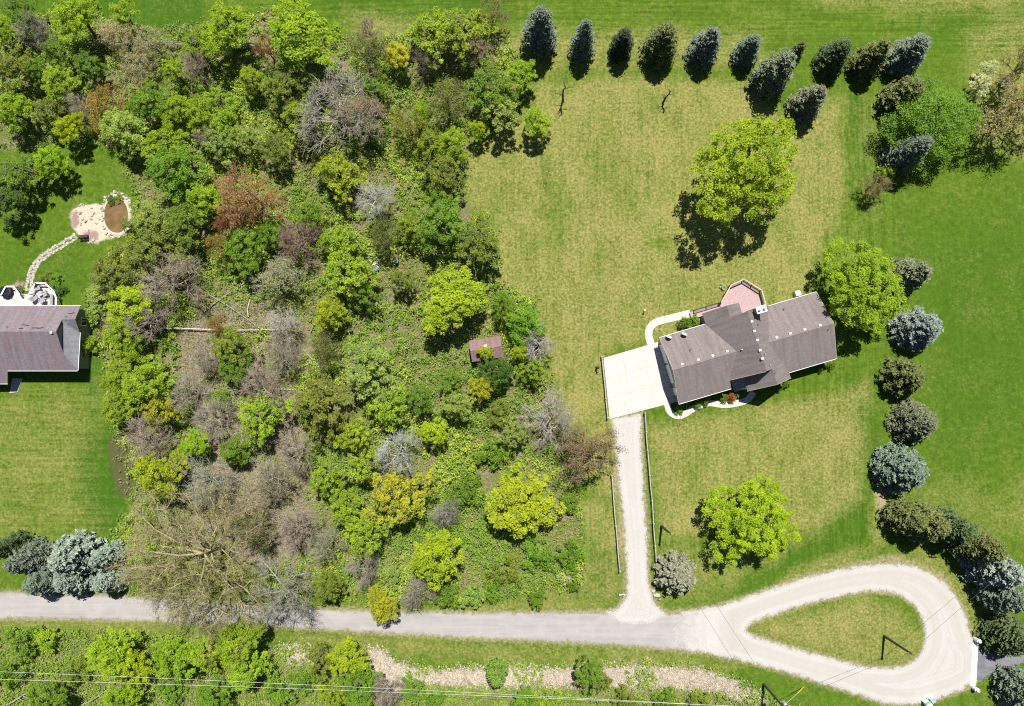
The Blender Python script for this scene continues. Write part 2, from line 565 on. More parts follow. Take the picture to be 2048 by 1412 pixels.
GREY_WOOD = poly((370, 640), (520, 600), (610, 680), (600, 830), (620, 960), (610, 1120), (500, 1130), (330, 1060), (330, 960), (400, 860), (360, 760))

road_pts = poly((-160, 1178), (0, 1182), (230, 1190), (450, 1206), (640, 1218), (800, 1223), (1000, 1225), (1200, 1223), (1330, 1226), (1400, 1222), (1440, 1235),
                (1485, 1258), (1440, 1300), (1400, 1306), (1240, 1290), (1100, 1284), (900, 1275), (620, 1258), (430, 1248), (230, 1240), (0, 1238), (-160, 1237))
loop_out = poly((1310, 1226), (1420, 1215), (1500, 1190), (1600, 1155), (1700, 1132), (1790, 1122), (1850, 1136), (1900, 1172), (1932, 1225), (1945, 1275), (1960, 1300),
                (1958, 1362), (1925, 1382), (1880, 1398), (1840, 1409), (1780, 1412), (1700, 1386), (1600, 1354), (1500, 1326), (1400, 1306), (1330, 1290))
island = poly((1474, 1259), (1560, 1226), (1650, 1199), (1740, 1182), (1800, 1190), (1838, 1222), (1852, 1270), (1840, 1310), (1810, 1332), (1750, 1335), (1650, 1312), (1560, 1286))
drive = poly((1222, 834), (1284, 824), (1285, 900), (1290, 1000), (1296, 1090), (1299, 1160), (1308, 1200), (1335, 1228), (1300, 1250), (1240, 1250), (1205, 1226),
             (1238, 1212), (1252, 1185), (1252, 1150), (1249, 1090), (1240, 1000), (1230, 900))


def grow(xs, x_far):
    out = [xs[-1]]
    step = xs[-1] - xs[-2]
    while out[-1] < x_far:
        step *= 1.45
        out.append(out[-1] + step)
    return np.array(out[1:])


fx = np.arange(-84.0, 84.01, 0.6)
fy = np.arange(-64.0, 64.01, 0.6)
ex, ey = grow(fx, 2500.0), grow(fy, 2500.0)
gx = np.concatenate([-ex[::-1], fx, ex])
gy = np.concatenate([-ey[::-1], fy, ey])
GX, GY = np.meshgrid(gx, gy)


def soft(pg, w, half=1.5):
    """weight w inside an outline, fading over +-half metres"""
    d = inside_dist(GX, GY, pg)
    return w * np.clip(0.5 + d / (2 * half), 0, 1)


dry = np.full(GX.shape, 0.02)
for pg, w, hf in (
    (poly((925, 300), (1040, 225), (1080, 165), (1180, 150), (1500, 160), (1560, 230), (1690, 190), (1690, 420), (1630, 520), (1630, 600), (1420, 650), (1320, 680), (1200, 705), (1110, 790), (1060, 600), (985, 580), (985, 450), (925, 400)), 0.62, 1.2),
    (poly((1100, 790), (1210, 690), (1225, 840), (1240, 1000), (1190, 1000), (1140, 840)), 0.66, 1.0),
    (poly((1160, 1000), (1235, 1000), (1245, 1100), (1170, 1110)), 0.60, 1.0),
    (poly((1165, 1110), (1245, 1100), (1250, 1200), (1010, 1215)), 0.40, 1.0),
    (poly((1295, 850), (1600, 800), (1740, 760), (1720, 1000), (1630, 1060), (1320, 1080)), 0.58, 1.2),
    (poly((1310, 1080), (1640, 1060), (1420, 1210), (1310, 1200)), 0.34, 1.5),
    (poly((1480, 1258), (1740, 1182), (1852, 1270), (1810, 1332), (1650, 1310)), 0.62, 1.5),
    (poly((560, 1262), (1240, 1290), (1500, 1330), (1420, 1345), (900, 1320), (600, 1290)), 0.42, 1.0),
    (poly((-60, 780), (200, 770), (170, 900), (190, 1060), (-60, 1090)), 0.34, 3.0),
    (poly((690, 20), (1040, 60), (1500, 60), (1540, 130), (1050, 160), (720, 110)), 0.50, 1.6),
    (poly((1690, 190), (1760, 200), (1770, 420), (1730, 640), (1640, 640), (1690, 430)), 0.20, 2.0),
    (poly((1745, 960), (1775, 985), (1770, 1090), (1700, 1130), (1560, 1170), (1590, 1130), (1740, 1090)), 0.55, 0.8),
    (poly((1790, 980), (2120, 980), (2120, 1130), (1900, 1010)), 0.40, 3.0),
    (poly((1790, 1120), (1850, 1080), (1960, 1180), (2048, 1260), (1960, 1290)), 0.46, 1.5),
    (poly((1940, 60), (2100, 20), (2100, 320), (1960, 300)), 0.52, 2.0),
    (poly((1500, -30), (2048, -30), (2048, 30), (1700, 20)), 0.42, 1.2),
    (poly((-60, 1238), (260, 1240), (560, 1262), (560, 1275), (-60, 1262)), 0.42, 0.8),
    (poly((620, 1200), (780, 1212), (1040, 1200), (1200, 1200), (1215, 1225), (640, 1218)), 0.45, 0.5),
    (poly((300, 230), (1600, 40), (1700, 80), (1600, 160)), 0.0, 1.0),
):
    dry = np.maximum(dry, soft(pg, w, hf))
for pg, w, hf in ((poly((985, 375), (1010, 372), (1012, 440), (985, 440)), 0.35, 1.5), (poly((1090, 380), (1125, 375), (1150, 430), (1120, 455), (1090, 430)), 0.4, 2.0), (poly((1050, 470), (1120, 465), (1130, 500), (1060, 500)), 0.3, 2.0), (poly((1300, 480), (1335, 478), (1335, 492), (1300, 495)), 0.5, 0.5), (poly((1180, 300), (1260, 290), (1270, 380), (1190, 380)), 0.2, 3.0)):
    dry = dry - soft(pg, w, hf)
lush = np.zeros(GX.shape)
for pg, w, hf in (
    (poly((165, 870), (225, 860), (255, 1000), (230, 1080), (180, 1070), (150, 960)), 0.9, 1.0),
    (poly((170, -40), (405, -40), (405, 75), (170, 75)), 0.85, 0.15),
    (poly((-80, -40), (170, -40), (170, 60), (-80, 60)), 0.45, 0.4),
    (poly((1690, 190), (1735, 180), (1770, 420), (1720, 440), (1700, 400)), 0.55, 0.5),
    (poly((1770, 500), (2120, 380), (2120, 820), (1900, 960), (1860, 800)), 0.55, 6.0),
    (poly((1690, 760), (1750, 750), (1760, 980), (1740, 1080), (1560, 1160), (1440, 1190), (1660, 1050), (1720, 960)), 0.7, 1.2),
    (poly((0, 500), (150, 500), (180, 560), (130, 600), (0, 560)), 0.5, 1.5),
    (poly((170, 640), (215, 700), (230, 860), (180, 880), (160, 760)), 0.6, 1.0),
    (poly((1800, 10), (2048, 30), (2048, 90), (1900, 100)), 0.4, 2.0),
    (poly((1180, 1110), (1245, 1110), (1250, 1200), (1190, 1195)), 0.5, 0.8),
    (poly((980, 370), (1050, 350), (1140, 400), (1130, 450), (1020, 460)), 0.0, 2.0),
    (poly((560, -30), (1000, -30), (1040, 40), (720, 55)), 0.55, 1.0),
):
    lush = np.maximum(lush, soft(pg, w, hf))
litter = np.maximum(soft(WOODS, 0.60, 1.0), soft(BRUSH, 0.58, 0.8))
litter = np.maximum(litter, soft(GREY_WOOD, 0.95, 2.5))
litter = np.maximum(litter, np.maximum(soft(PINK, 0.72, 1.0), soft(PINK2, 0.72, 1.0)))
litter = np.maximum(litter, soft(poly((780, 280), (860, 330), (840, 400), (770, 380)), 0.8, 1.5))
pinkz = np.maximum(soft(PINK, 1.0, 0.8), soft(PINK2, 1.0, 0.8))
pinkz = np.maximum(pinkz, 0.2 * soft(GREY_WOOD, 1.0, 2.0))
soil = np.zeros(GX.shape)
for pg, w, hf in (
    (poly((1755, 960), (1778, 990), (1772, 1030), (1758, 1040), (1748, 990)), 0.75, 0.4),
    (poly((1700, 1120), (1790, 1100), (1900, 1150), (1960, 1280), (1940, 1290), (1890, 1170), (1790, 1124), (1600, 1160)), 0.62, 0.5),
    (poly((1215, 840), (1232, 840), (1260, 1180), (1240, 1180)), 0.55, 0.3),
    (poly((1283, 840), (1294, 840), (1312, 1200), (1300, 1200)), 0.5, 0.3),
    (poly((1200, 700), (1207, 700), (1222, 840), (1212, 840)), 0.6, 0.3),
    (poly((1115, 800), (1160, 830), (1150, 900), (1130, 880)), 0.5, 0.8),
    (poly((1745, 870), (1765, 870), (1760, 930), (1740, 920)), 0.35, 0.5),
    (poly((700, 82), (840, 70), (830, 120), (720, 130)), 0.45, 1.0),
    (poly((1990, 1400), (2060, 1385), (2060, 1440), (1990, 1440)), 0.8, 0.4),
):
    soil = np.maximum(soil, soft(pg, w, hf))
rim_d = np.maximum(np.maximum(inside_dist(GX, GY, road_pts), inside_dist(GX, GY, drive)), np.minimum(inside_dist(GX, GY, loop_out), -inside_dist(GX, GY, island)))
soil = np.maximum(soil, 0.66 * np.clip(1.0 + rim_d / 1.15, 0, 1))
mowy = np.maximum(soft(poly((950, 150), (1700, 150), (1780, 450), (1740, 1100), (1120, 1200), (1000, 500)), 0.8, 2.0), soft(poly((1690, 180), (1800, 180), (1800, 500), (1690, 500)), 1.0, 2.0))
mowx = np.maximum(soft(poly((400, -60), (2100, -60), (2100, 120), (500, 80)), 1.0, 2.0), soft(poly((-80, 760), (230, 760), (230, 1080), (-80, 1080)), 0.8, 2.0))

ny, nx = GX.shape
idx = np.arange(nx * ny).reshape(ny, nx)
quads = np.stack([idx[:-1, :-1], idx[:-1, 1:], idx[1:, 1:], idx[1:, :-1]], -1).reshape(-1, 4)
gme = np_mesh('ground', np.stack([GX.ravel(), GY.ravel(), np.zeros(GX.size)], 1), quads, 'ground')
for nm, arr in (('dry', dry), ('litter', litter), ('lush', lush), ('pink', pinkz), ('soil', soil), ('mowx', mowx), ('mowy', mowy)):
    a = gme.attributes.new(nm, 'FLOAT', 'POINT')
    a.data.foreach_set('value', arr.ravel().astype(np.float32))
tag(put('ground', gme), kind='structure')

# ------------------------------------------------------------------ road, turning loop, gravel drive, asphalt drive
sheet('road', [road_pts], [], 0.008, 'chipseal', 0.3, 0.8, smooth=1)
def loop_track(x, y, d):
    return np.clip(1 - np.abs(d - 1.5) / 0.8, 0, 1) * 0.8


sheet('turning_loop', [smooth_closed(loop_out, 1)], [smooth_closed(island, 2)], 0.014, 'gravel', 0.3, 0.8, track=loop_track, fade=lambda X, Y: (X - 21.5) * 0.16)
sheet('gravel_driveway', [drive], [], 0.020, 'gravel', 0.25, 0.7)
adrive = poly((1950, 1290), (1985, 1306), (2048, 1296), (2150, 1262), (2150, 1300), (2048, 1327), (1990, 1348), (1952, 1366))
sheet('asphalt_drive', [adrive], [], 0.026, 'asphalt', 0.2, 0.4)

# white concrete strip across the mouth of the asphalt drive, a round white post at each end
o = MB().prism([g2(1945, 1282), g2(1956, 1284), g2(1951, 1371), g2(1939, 1371)][::-1], 0.0, 0.09).build('concrete_strip', 'white_concrete')
tag(o, 'bright white concrete strip between pale gravel loop and dark asphalt drive', 'strip')
for (px, py), lb in (((1950, 1278), 'round white post at the wooded end of the white concrete strip'), ((1946, 1375), 'round white post at the open lawn end of the white concrete strip')):
    x, y = g2(px, py)
    p = thing('gate_post', lb, 'post', (x, y, 0), 'posts of the white strip')
    MB().lathe((x, y, 0), [(0.26, 0), (0.26, 0.75), (0.3, 0.78), (0.3, 0.86)], 14).build('shaft', 'white_paint', p)
    MB().lathe((x, y, 0.862), [(0.1, 0), (0.2, 0.06), (0.24, 0.18), (0.18, 0.32), (0.05, 0.38)], 14).build('cap', 'white_paint', p, True)

# ------------------------------------------------------------------ the brown-roofed house: its own plan frame
HO = G(*(1319.2, 675.6), 2.8)[:2]
HA = R(16.4)
HU = np.array([math.cos(HA), math.sin(HA)])
HV = np.array([math.sin(HA), -math.cos(HA)])


def HT(u, v, z):
    p = HO + HU * u + HV * v
    return (float(p[0]), float(p[1]), z)


def hxy(u, v):
    return HT(u, v, 0)[:2]


# concrete parking pad of poured slabs
pad = thing('parking_pad', None, None, (*hxy(-4, 4.5), 0))
tag(pad, kind='structure')
us0 = [-7.55, -4.95, -2.35, 0.55]
for i in range(3):
    for j in range(3):
        def edge(tu, tv):                       # the pad is a little skewed: its outer side slants
            return (us0[0] + (us0[3] - us0[0]) * tu - 1.6 * (1 - tu) * tv, 0.42 + 8.2 * tv + 0.35 * tu * tv)
        e = 0.0015
        q = [edge(i / 3 + e, j / 3 + e), edge((i + 1) / 3 - e, j / 3 + e), edge((i + 1) / 3 - e, (j + 1) / 3 - e), edge(i / 3 + e, (j + 1) / 3 - e)]
        MB(HT).prism(q, 0.0, 0.07 + 0.004 * ((i * 7 + j * 3) % 4)).build('slab', 'concrete', pad)


MB(HT).prism([(-7.5, 0.46), (0.5, 0.46), (0.5, 8.9), (-9.05, 8.55)][::-1], 0.0, 0.062).build('slab_base', 'stone', pad)


def ribbon(name, pts, w, step, z, mat, lbl=None, gap=0.02):
    """paved path of slabs along a line"""
    pts = np.array(pts)
    seg = np.linalg.norm(np.diff(pts, axis=0), axis=1)
    s = np.concatenate([[0], np.cumsum(seg)])
    n = max(2, int(round(s[-1] / step)))
    root = thing(name, None, None, (float(pts[0, 0]), float(pts[0, 1]), 0))
    tag(root, kind='structure')

    def at(q):
        return np.array([np.interp(q, s, pts[:, 0]), np.interp(q, s, pts[:, 1])])

    def nrm(q):
        d = at(min(q + 0.4, s[-1])) - at(max(q - 0.4, 0))
        d /= np.linalg.norm(d)
        return np.array([-d[1], d[0]])
    for i in range(n):
        a, b = s[-1] * i / n + gap / 2, s[-1] * (i + 1) / n - gap / 2
        L, Rr = [], []
        for q in np.linspace(a, b, 4):
            L.append(tuple(at(q) + nrm(q) * w / 2))
            Rr.append(tuple(at(q) - nrm(q) * w / 2))
        MB().prism(Rr + L[::-1], 0.0, z + 0.003 * (i % 3)).build('slab', mat, root)
    return root


def zpt(x, y):
    return g2(1180 + x * 0.26367, 520 + y * 0.26367)


def spline(pts, n=8):
    pts = [np.array(p) for p in pts]
    pts = [2 * pts[0] - pts[1]] + pts + [2 * pts[-1] - pts[-2]]
    out = []
    for i in range(1, len(pts) - 2):
        p0, p1, p2, p3 = pts[i - 1:i + 3]
        for k in range(n):
            q = k / n
            out.append(0.5 * (2 * p1 + (p2 - p0) * q + (2 * p0 - 5 * p1 + 4 * p2 - p3) * q * q + (3 * p1 - p0 - 3 * p2 + p3) * q ** 3))
    out.append(pts[-2])
    return out


ribbon('back_path', spline([zpt(463, 640), zpt(445, 575), zpt(455, 515), zpt(510, 468), zpt(620, 440), zpt(760, 405)]), 1.02, 1.25, 0.055, 'concrete')
ribbon('front_path', spline([zpt(585, 1092), zpt(598, 1140), zpt(640, 1178), zpt(700, 1178), zpt(800, 1118), zpt(900, 1085), zpt(1000, 1098), zpt(1090, 1092), zpt(1190, 1062), zpt(1240, 1000)]), 0.85, 1.1, 0.055, 'concrete')

ROOT_H = thing('brown_roof_house', 'large house with brown shingle roof of crossing gables beside the concrete pad', 'house', (*hxy(11, 4.5), 0))
ZE, ZR = 2.8, 4.95
MS = 0.98                                     # slope of the steep middle roof


def zmid_l(u): return ZE + (u - 6.4) * MS
def zmid_r(u): return ZE + (15.1 - u) * MS
def zlow(v): return ZE + (ZR - ZE) * (1 - abs(v - 4.58) / 4.58)


def roof(name, uvz, along):
    mb = MB(HT).slab([(a, b, c) for a, b, c in uvz], 0.14)
    o = mb.build(name, 'brown_shingle', ROOT_H)
    d1 = HU if along == 'u' else HV
    d2 = HV if along == 'u' else HU
    k = 1.1 if along == 'u' else 1.4
    planar_uv(o.data, (d1[0], d1[1], 0), (d2[0] * k, d2[1] * k, 0))
    return o


zpk = zmid_l(10.75)
roof('roof', [(0, 0, ZE), (0, 4.58, ZR), (8.7, 4.58, ZR), (6.4, 0, ZE)], 'u')
roof('roof', [(0, 4.60, ZR), (-0.15, 9.1, ZE), (7.1, 9.1, ZE), (7.1, 7.93, zlow(7.93)), (8.7, 4.60, ZR)], 'u')
roof('roof', [(15.1, 0.05, ZE), (12.7, 4.66, ZR), (21.75, 4.66, ZR), (21.85, 0.05, ZE)], 'u')
roof('roof', [(12.7, 4.68, ZR), (15.1, 9.24, ZE), (21.7, 9.24, ZE), (21.75, 4.68, ZR)], 'u')
roof('roof', [(a, b, zmid_l(a) + 0.004) for a, b in ((6.4, -1.5), (6.4, 7.95), (10.75, 7.95), (10.75, 0.02), (8.95, 0.02), (8.95, -1.5))], 'v')
roof('roof', [(a, b, zmid_r(a) + 0.004) for a, b in ((10.76, 0.02), (10.76, 7.95), (11.95, 7.95), (11.95, 10.0), (15.1, 10.0), (15.1, 0.02))], 'v')
z_en, z_rg = zmid_r(11.95), zmid_l(8.95)
roof('roof', [(11.94, 7.55, z_en), (9.0, 7.55, z_en - 2.94 * MS), (9.0, 10.0, z_en - 2.94 * MS), (11.94, 10.0, z_en)], 'v')
roof('roof', [(8.96, -1.5, z_rg), (8.96, 0.4, z_rg), (11.5, 0.4, z_rg - 2.54 * MS), (11.5, -1.5, z_rg - 2.54 * MS)], 'v')
# walls, under the eaves
W = MB(HT)


def gable_u(u, v0, v1, z0, vr, zr, th, low=0.0):   # gable wall standing at u
    W.add([(u, v0, low), (u + th, v0, low), (u + th, v1, low), (u, v1, low), (u, v0, z0), (u + th, v0, z0), (u + th, v1, z0), (u, v1, z0), (u, vr, zr), (u + th, vr, zr)],
          [(3, 2, 1, 0), (0, 4, 8, 7, 3), (1, 2, 6, 9, 5), (0, 1, 5, 4), (3, 7, 6, 2), (4, 5, 9, 8), (7, 8, 9, 6)])


def gable_v(v, u0, u1, z0, ur, zr, th):
    W.add([(u0, v, 0), (u1, v, 0), (u1, v + th, 0), (u0, v + th, 0), (u0, v, z0), (u1, v, z0), (u1, v + th, z0), (u0, v + th, z0), (ur, v, zr), (ur, v + th, zr)],
          [(3, 2, 1, 0), (0, 1, 5, 8, 4), (2, 3, 7, 9, 6), (1, 2, 6, 5), (0, 4, 7, 3), (4, 8, 9, 7), (5, 6, 9, 8)])


gable_u(0.32, 0.36, 8.75, ZE - 0.02, 4.58, ZR - 0.2, 0.2)
gable_u(21.3, 0.38, 8.85, ZE - 0.02, 4.66, ZR - 0.2, 0.2)
gable_v(0.36, 6.85, 14.7, ZE + 0.2, 10.75, zpk - 0.25, 0.2)
gable_v(7.55, 6.85, 14.7, ZE + 0.2, 10.75, zpk - 0.25, 0.2)
gable_v(-1.15, 6.8, 11.1, ZE - 0.1, 8.95, z_rg - 0.25, 0.2)
gable_v(9.55, 11.0, 14.75, ZE - 0.3, 11.95, z_en - 0.3, 0.2)
W.box(0.53, 6.84, 0.36, 0.56, 0, ZE - 0.02).box(0.53, 6.84, 8.55, 8.75, 0, ZE - 0.02)
W.box(14.72, 21.28, 0.38, 0.58, 0, ZE - 0.02).box(14.72, 21.28, 8.65, 8.85, 0, ZE - 0.02)
W.box(6.8, 7.0, -0.94, 0.35, 0, ZE - 0.1).box(10.9, 11.1, -0.94, 0.35, 0, ZE - 0.2)
W.box(14.5, 14.7, 7.78, 9.53, 0, ZE - 0.1).box(11.0, 11.2, 7.78, 9.53, 0, ZE + 0.2)
W.build('wall', 'siding', ROOT_H)
# white gutters along the eaves, rake trim on the gable ends
for a, b, c, d, z in ((-0.1, 9.15, 7.1, 9.15, ZE - 0.06), (15.1, 9.29, 21.7, 9.29, ZE - 0.06), (0, -0.05, 6.3, -0.05, ZE - 0.06), (15.2, 0.0, 21.8, 0.0, ZE - 0.06)):
    MB(HT).bar((a, b, z), (c, d, z), 0.055, 0.09).build('gutter', 'white_paint', ROOT_H)
for a, b in (((-0.03, -0.02, ZE - 0.1), (-0.03, 4.58, ZR - 0.1)), ((-0.03, 4.6, ZR - 0.1), (-0.18, 9.1, ZE - 0.1)), ((21.88, 0.0, ZE - 0.1), (21.79, 4.66, ZR - 0.1)), ((21.79, 4.68, ZR - 0.1), (21.73, 9.24, ZE - 0.1)),
             ((9.0, 10.03, z_en - 2.94 * MS - 0.1), (11.94, 10.03, z_en - 0.1)), ((11.96, 10.03, z_en - 0.1), (15.1, 10.03, ZE - 0.1)), ((6.4, 7.98, ZE - 0.1), (10.7, 7.98, zpk - 0.13))):
    MB(HT).bar(a, b, 0.05, 0.16).build('rake_trim', 'rail_cap', ROOT_H)
# garage doors and openings in the walls
for v0 in (0.9, 3.75):
    d = MB(HT).box(0.26, 0.31, v0, v0 + 2.6, 0.02, 2.15).build('garage_door', 'white_paint', ROOT_H)
    for k in range(4):
        MB(HT).box(0.235, 0.258, v0 + 0.08, v0 + 2.52, 0.06 + k * 0.52, 0.52 + k * 0.52).build('panel', 'white_paint', d)
for a0, a1, b0, b1, z0, z1 in ((0.24, 0.31, 7.0, 8.0, 0.05, 2.1), (1.5, 3.0, 8.76, 8.80, 0.9, 2.1), (4.2, 5.7, 8.76, 8.80, 0.9, 2.1), (15.6, 17.0, 8.86, 8.90, 0.9, 2.1), (18.4, 20.2, 8.86, 8.90, 0.9, 2.1),
                               (16.0, 17.4, 0.33, 0.37, 0.9, 2.1), (19.0, 20.4, 0.33, 0.37, 0.9, 2.1), (12.2, 14.2, 0.31, 0.35, 0.55, 2.5), (21.51, 21.55, 2.6, 4.0, 0.9, 2.1)):
    f = MB(HT).box(a0, a1, b0, b1, z0, z1).build('window', 'white_paint', ROOT_H)
    if a1 - a0 > b1 - b0:
        e = 0.012 if b0 > 4 else -0.012
        MB(HT).box(a0 + 0.1, a1 - 0.1, b0 + (0.02 if e > 0 else -0.012), b1 + (0.012 if e > 0 else -0.02), z0 + 0.1, z1 - 0.1).build('pane', 'glass_dark', f)
d = MB(HT).box(9.0, 9.95, 7.76, 7.82, 0.1, 2.2).build('door', 'white_paint', ROOT_H)
MB(HT).box(9.1, 9.2, 7.83, 7.88, 1.0, 1.12).build('handle', 'dark_metal', d)
MB(HT).box(8.2, 10.95, 7.80, 9.9, 0, 0.12).build('porch_step', 'concrete', ROOT_H)
MB(HT).box(9.15, 9.35, 9.62, 9.82, 0.121, ZE - 0.1).build('porch_post', 'white_paint', ROOT_H)
# box vents near the ridges, plumbing stacks, chimney
zz = lambda x, y, z: tuple(np.array([(G(1180 + x * 0.26367, 520 + y * 0.26367, z)[:2] - HO) @ HU, (G(1180 + x * 0.26367, 520 + y * 0.26367, z)[:2] - HO) @ HV]))
VENT = MB().box(-0.17, 0.17, -0.14, 0.14, -0.15, 0.12).add([(-0.14, -0.11, 0.121), (0.14, -0.11, 0.121), (0.14, 0.11, 0.121), (-0.14, 0.11, 0.121), (0, 0, 0.17)], [(0, 1, 4), (1, 2, 4), (2, 3, 4), (3, 0, 4)]).mesh('roof_vent', 'vent_white')
for pts, zf in ((((700, 790), (820, 757), (930, 725), (1040, 692), (1415, 587), (1518, 558), (1627, 527), (1743, 495)), None), (((1225, 467), (1245, 540), (1268, 608), (1288, 685), (1305, 748)), 1)):
    for x, y in pts:
        z = 4.7
        for _ in range(4):
            u, v = zz(x, y, z)
            z = zlow(v) if zf is None else zmid_r(u)
        o = put('roof_vent', VENT, ROOT_H)
        o.location = Vector(HT(u, v, z)) - ROOT_H.location
        o.rotation_euler = (0, 0, HA)
for x, y, k, m, r in ((757, 682, 'low', 'dark_metal', 0.06), (1147, 680, 'l', 'vent_white', 0.07), (1465, 373, 'low', 'dark_metal', 0.06), (1270, 490, 'r', 'dark_metal', 0.05), (1320, 715, 'r', 'grey_metal', 0.05), (1400, 858, 'r', 'dark_metal', 0.05),
                      (1800, 530, 'low', 'dark_metal', 0.05), (1358, 795, 'r', 'grey_metal', 0.05)):
    z = 4.5
    for _ in range(4):
        u, v = zz(x, y, z)
        z = zlow(v) if k == 'low' else (zmid_l(u) if k == 'l' else zmid_r(u))
    p = HT(u, v, z)
    MB().tube([(p[0], p[1], p[2] - 0.1), (p[0], p[1], p[2] + 0.42)], r, 8).build('vent_pipe', m, ROOT_H)
ch = MB(HT).box(11.85, 13.0, -0.1, 0.62, 3.5, 7.2).build('chimney', 'siding', ROOT_H)
MB(HT).box(11.76, 13.09, -0.19, 0.71, 7.201, 7.32).build('chimney_cap', 'white_paint', ch)
for u in (12.1, 12.75):
    MB().lathe(HT(u, 0.26, 7.321), [(0.13, 0), (0.13, 0.22), (0.2, 0.24), (0.2, 0.3), (0.03, 0.36)], 10).build('flue', 'grey_metal', ch)
# satellite dishes on the garage roof
for (x, y), lb in (((585, 585), 'white satellite dish nearest the corner of the brown garage roof'), ((705, 572), 'white satellite dish further along the brown garage roof edge')):
    z = 3.2
    for _ in range(3):
        u, v = zz(x, y, z)
        z = max(zlow(v), ZE)
    b = HT(u, max(v, 0.35), zlow(max(v, 0.35)))
    d = thing('satellite_dish', lb, 'satellite dish', b, 'satellite dishes on the garage roof')
    MB().tube([(b[0], b[1], b[2] - 0.05), (b[0], b[1], b[2] + 0.35), (b[0] + 0.05, b[1] + 0.1, b[2] + 0.5)], 0.03, 6).build('mast', 'grey_metal', d)
    dm = MB()
    ax = Vector((0.25, 0.75, 0.6)).normalized()
    sx = ax.cross(Vector((0, 0, 1))).normalized()
    sy = ax.cross(sx)
    cc = Vector((b[0] + 0.05, b[1] + 0.1, b[2] + 0.52))
    vs, fs = [], []
    for ri, (r, dz) in enumerate(((0.02, 0), (0.22, 0.025), (0.40, 0.09), (0.40, 0.07), (0.22, 0.005), (0.02, -0.02))):
        for k in range(14):
            a = 2 * PI * k / 14
            vs.append(tuple(cc + sx * (r * math.cos(a)) + sy * (r * 0.9 * math.sin(a)) + ax * dz))
    for i in range(5):
        for k in range(14):
            fs.append((i * 14 + k, i * 14 + (k + 1) % 14, (i + 1) * 14 + (k + 1) % 14, (i + 1) * 14 + k))
    dm.add(vs, fs).build('reflector', 'vent_white', d, True)
    tip = cc + ax * 0.45 - Vector((0, 0, 0.12))
    MB().tube([tuple(cc - Vector((0, 0, 0.3)) + ax * 0.05), tuple(tip)], 0.02, 5).build('feed_arm', 'grey_metal', d)

# ------------------------------------------------------------------ wooden deck with its ramp
DK = thing('wooden_deck', 'pinkish wooden deck with dark railing behind the brown-roofed house', 'deck', (*hxy(12.5, -1.6), 0))
DZ, DR = 0.5, 1.42
deckpts = [(9.75, -2.25), (11.75, -4.15), (13.65, -4.42), (15.5, -2.3), (15.4, 0.2), (11.3, 0.2), (11.3, -1.2), (9.75, -1.2)]


def clip(pg, n, c, keep_less):
    out = []
    for i in range(len(pg)):
        a, b = pg[i], pg[(i + 1) % len(pg)]
        da, db = n[0] * a[0] + n[1] * a[1] - c, n[0] * b[0] + n[1] * b[1] - c
        if not keep_less:
            da, db = -da, -db
        if da <= 0: out.append(a)
        if da * db < 0:
            k = da / (da - db)
            out.append((a[0] + (b[0] - a[0]) * k, a[1] + (b[1] - a[1]) * k))
    return out


def boards(polyg, ang, z, w=0.14, gap=0.008):
    mb = MB(HT)
    n = (math.cos(ang), math.sin(ang))
    ds = [n[0] * p[0] + n[1] * p[1] for p in polyg]
    c = min(ds)
    while c < max(ds):
        q = clip(clip(polyg, n, c, False), n, c + w - gap, True)
        if len(q) >= 3:
            mb.prism(q, z - 0.04, z)
        c += w
    return mb


left = [(9.75, -2.25), (11.75, -4.15), (12.95, -4.32), (12.6, -1.2), (9.75, -1.2)]
leftb = [(11.3, -1.205), (12.6, -1.205), (12.45, 0.2), (11.3, 0.2)]
right = [(12.955, -4.32), (13.65, -4.42), (15.5, -2.3), (15.4, 0.2), (12.455, 0.2)]
for pg, an in ((left, R(43)), (leftb, R(43)), (right, R(139))):
    tag(boards(pg, an, DZ).build('deck_boards', 'deck_wood', DK), kind='stuff')
tag(boards([(5.5, -2.25), (9.74, -2.25), (9.74, -1.25), (5.5, -1.25)], 0.0, 0.42).build('ramp_boards', 'deck_wood', DK), kind='stuff')
MB(HT).prism([(p[0] * 0.985 + 0.19, p[1] * 0.985) for p in deckpts][::-1], 0.05, DZ - 0.05).build('deck_frame', 'dark_rail', DK)


def railing(pts, z0, z1, mat, capmat, parent, tr, cw=0.16, bal=0.16):
    for i, (a, b) in enumerate(zip(pts[:-1], pts[1:])):
        L = math.dist(a, b)
        n = max(1, int(round(L / 1.6)))
        for k in range(n + (1 if i == len(pts) - 2 else 0)):
            q = k / n
            x, y = a[0] + (b[0] - a[0]) * q, a[1] + (b[1] - a[1]) * q
            MB(tr).box(x - 0.05, x + 0.05, y - 0.05, y + 0.05, z0 - 0.3, z1 - 0.025).build('post', mat, parent)
        MB(tr).bar((*a, z1), (*b, z1), cw, 0.04).build('top_rail', capmat, parent)
        MB(tr).bar((*a, z0 + 0.1), (*b, z0 + 0.1), 0.05, 0.06).build('bottom_rail', mat, parent)
        mb = MB(tr)
        m = max(2, int(L / bal))
        for k in range(1, m):
            q = k / m
            x, y = a[0] + (b[0] - a[0]) * q, a[1] + (b[1] - a[1]) * q
            mb.box(x - 0.018, x + 0.018, y - 0.018, y + 0.018, z0 + 0.131, z1 - 0.021)
        tag(mb.build('balusters', mat, parent), kind='stuff')


railing([(9.72, -2.25), (11.75, -4.15), (13.65, -4.42), (15.5, -2.3), (15.42, -0.1)], DZ, DR, 'dark_rail', 'rail_cap', DK, HT, bal=0.13)
railing([(6.1, -2.3), (7.9, -2.3), (9.6, -2.3)], 0.42, DR - 0.05, 'dark_rail', 'dark_rail', DK, HT, cw=0.1, bal=0.13)

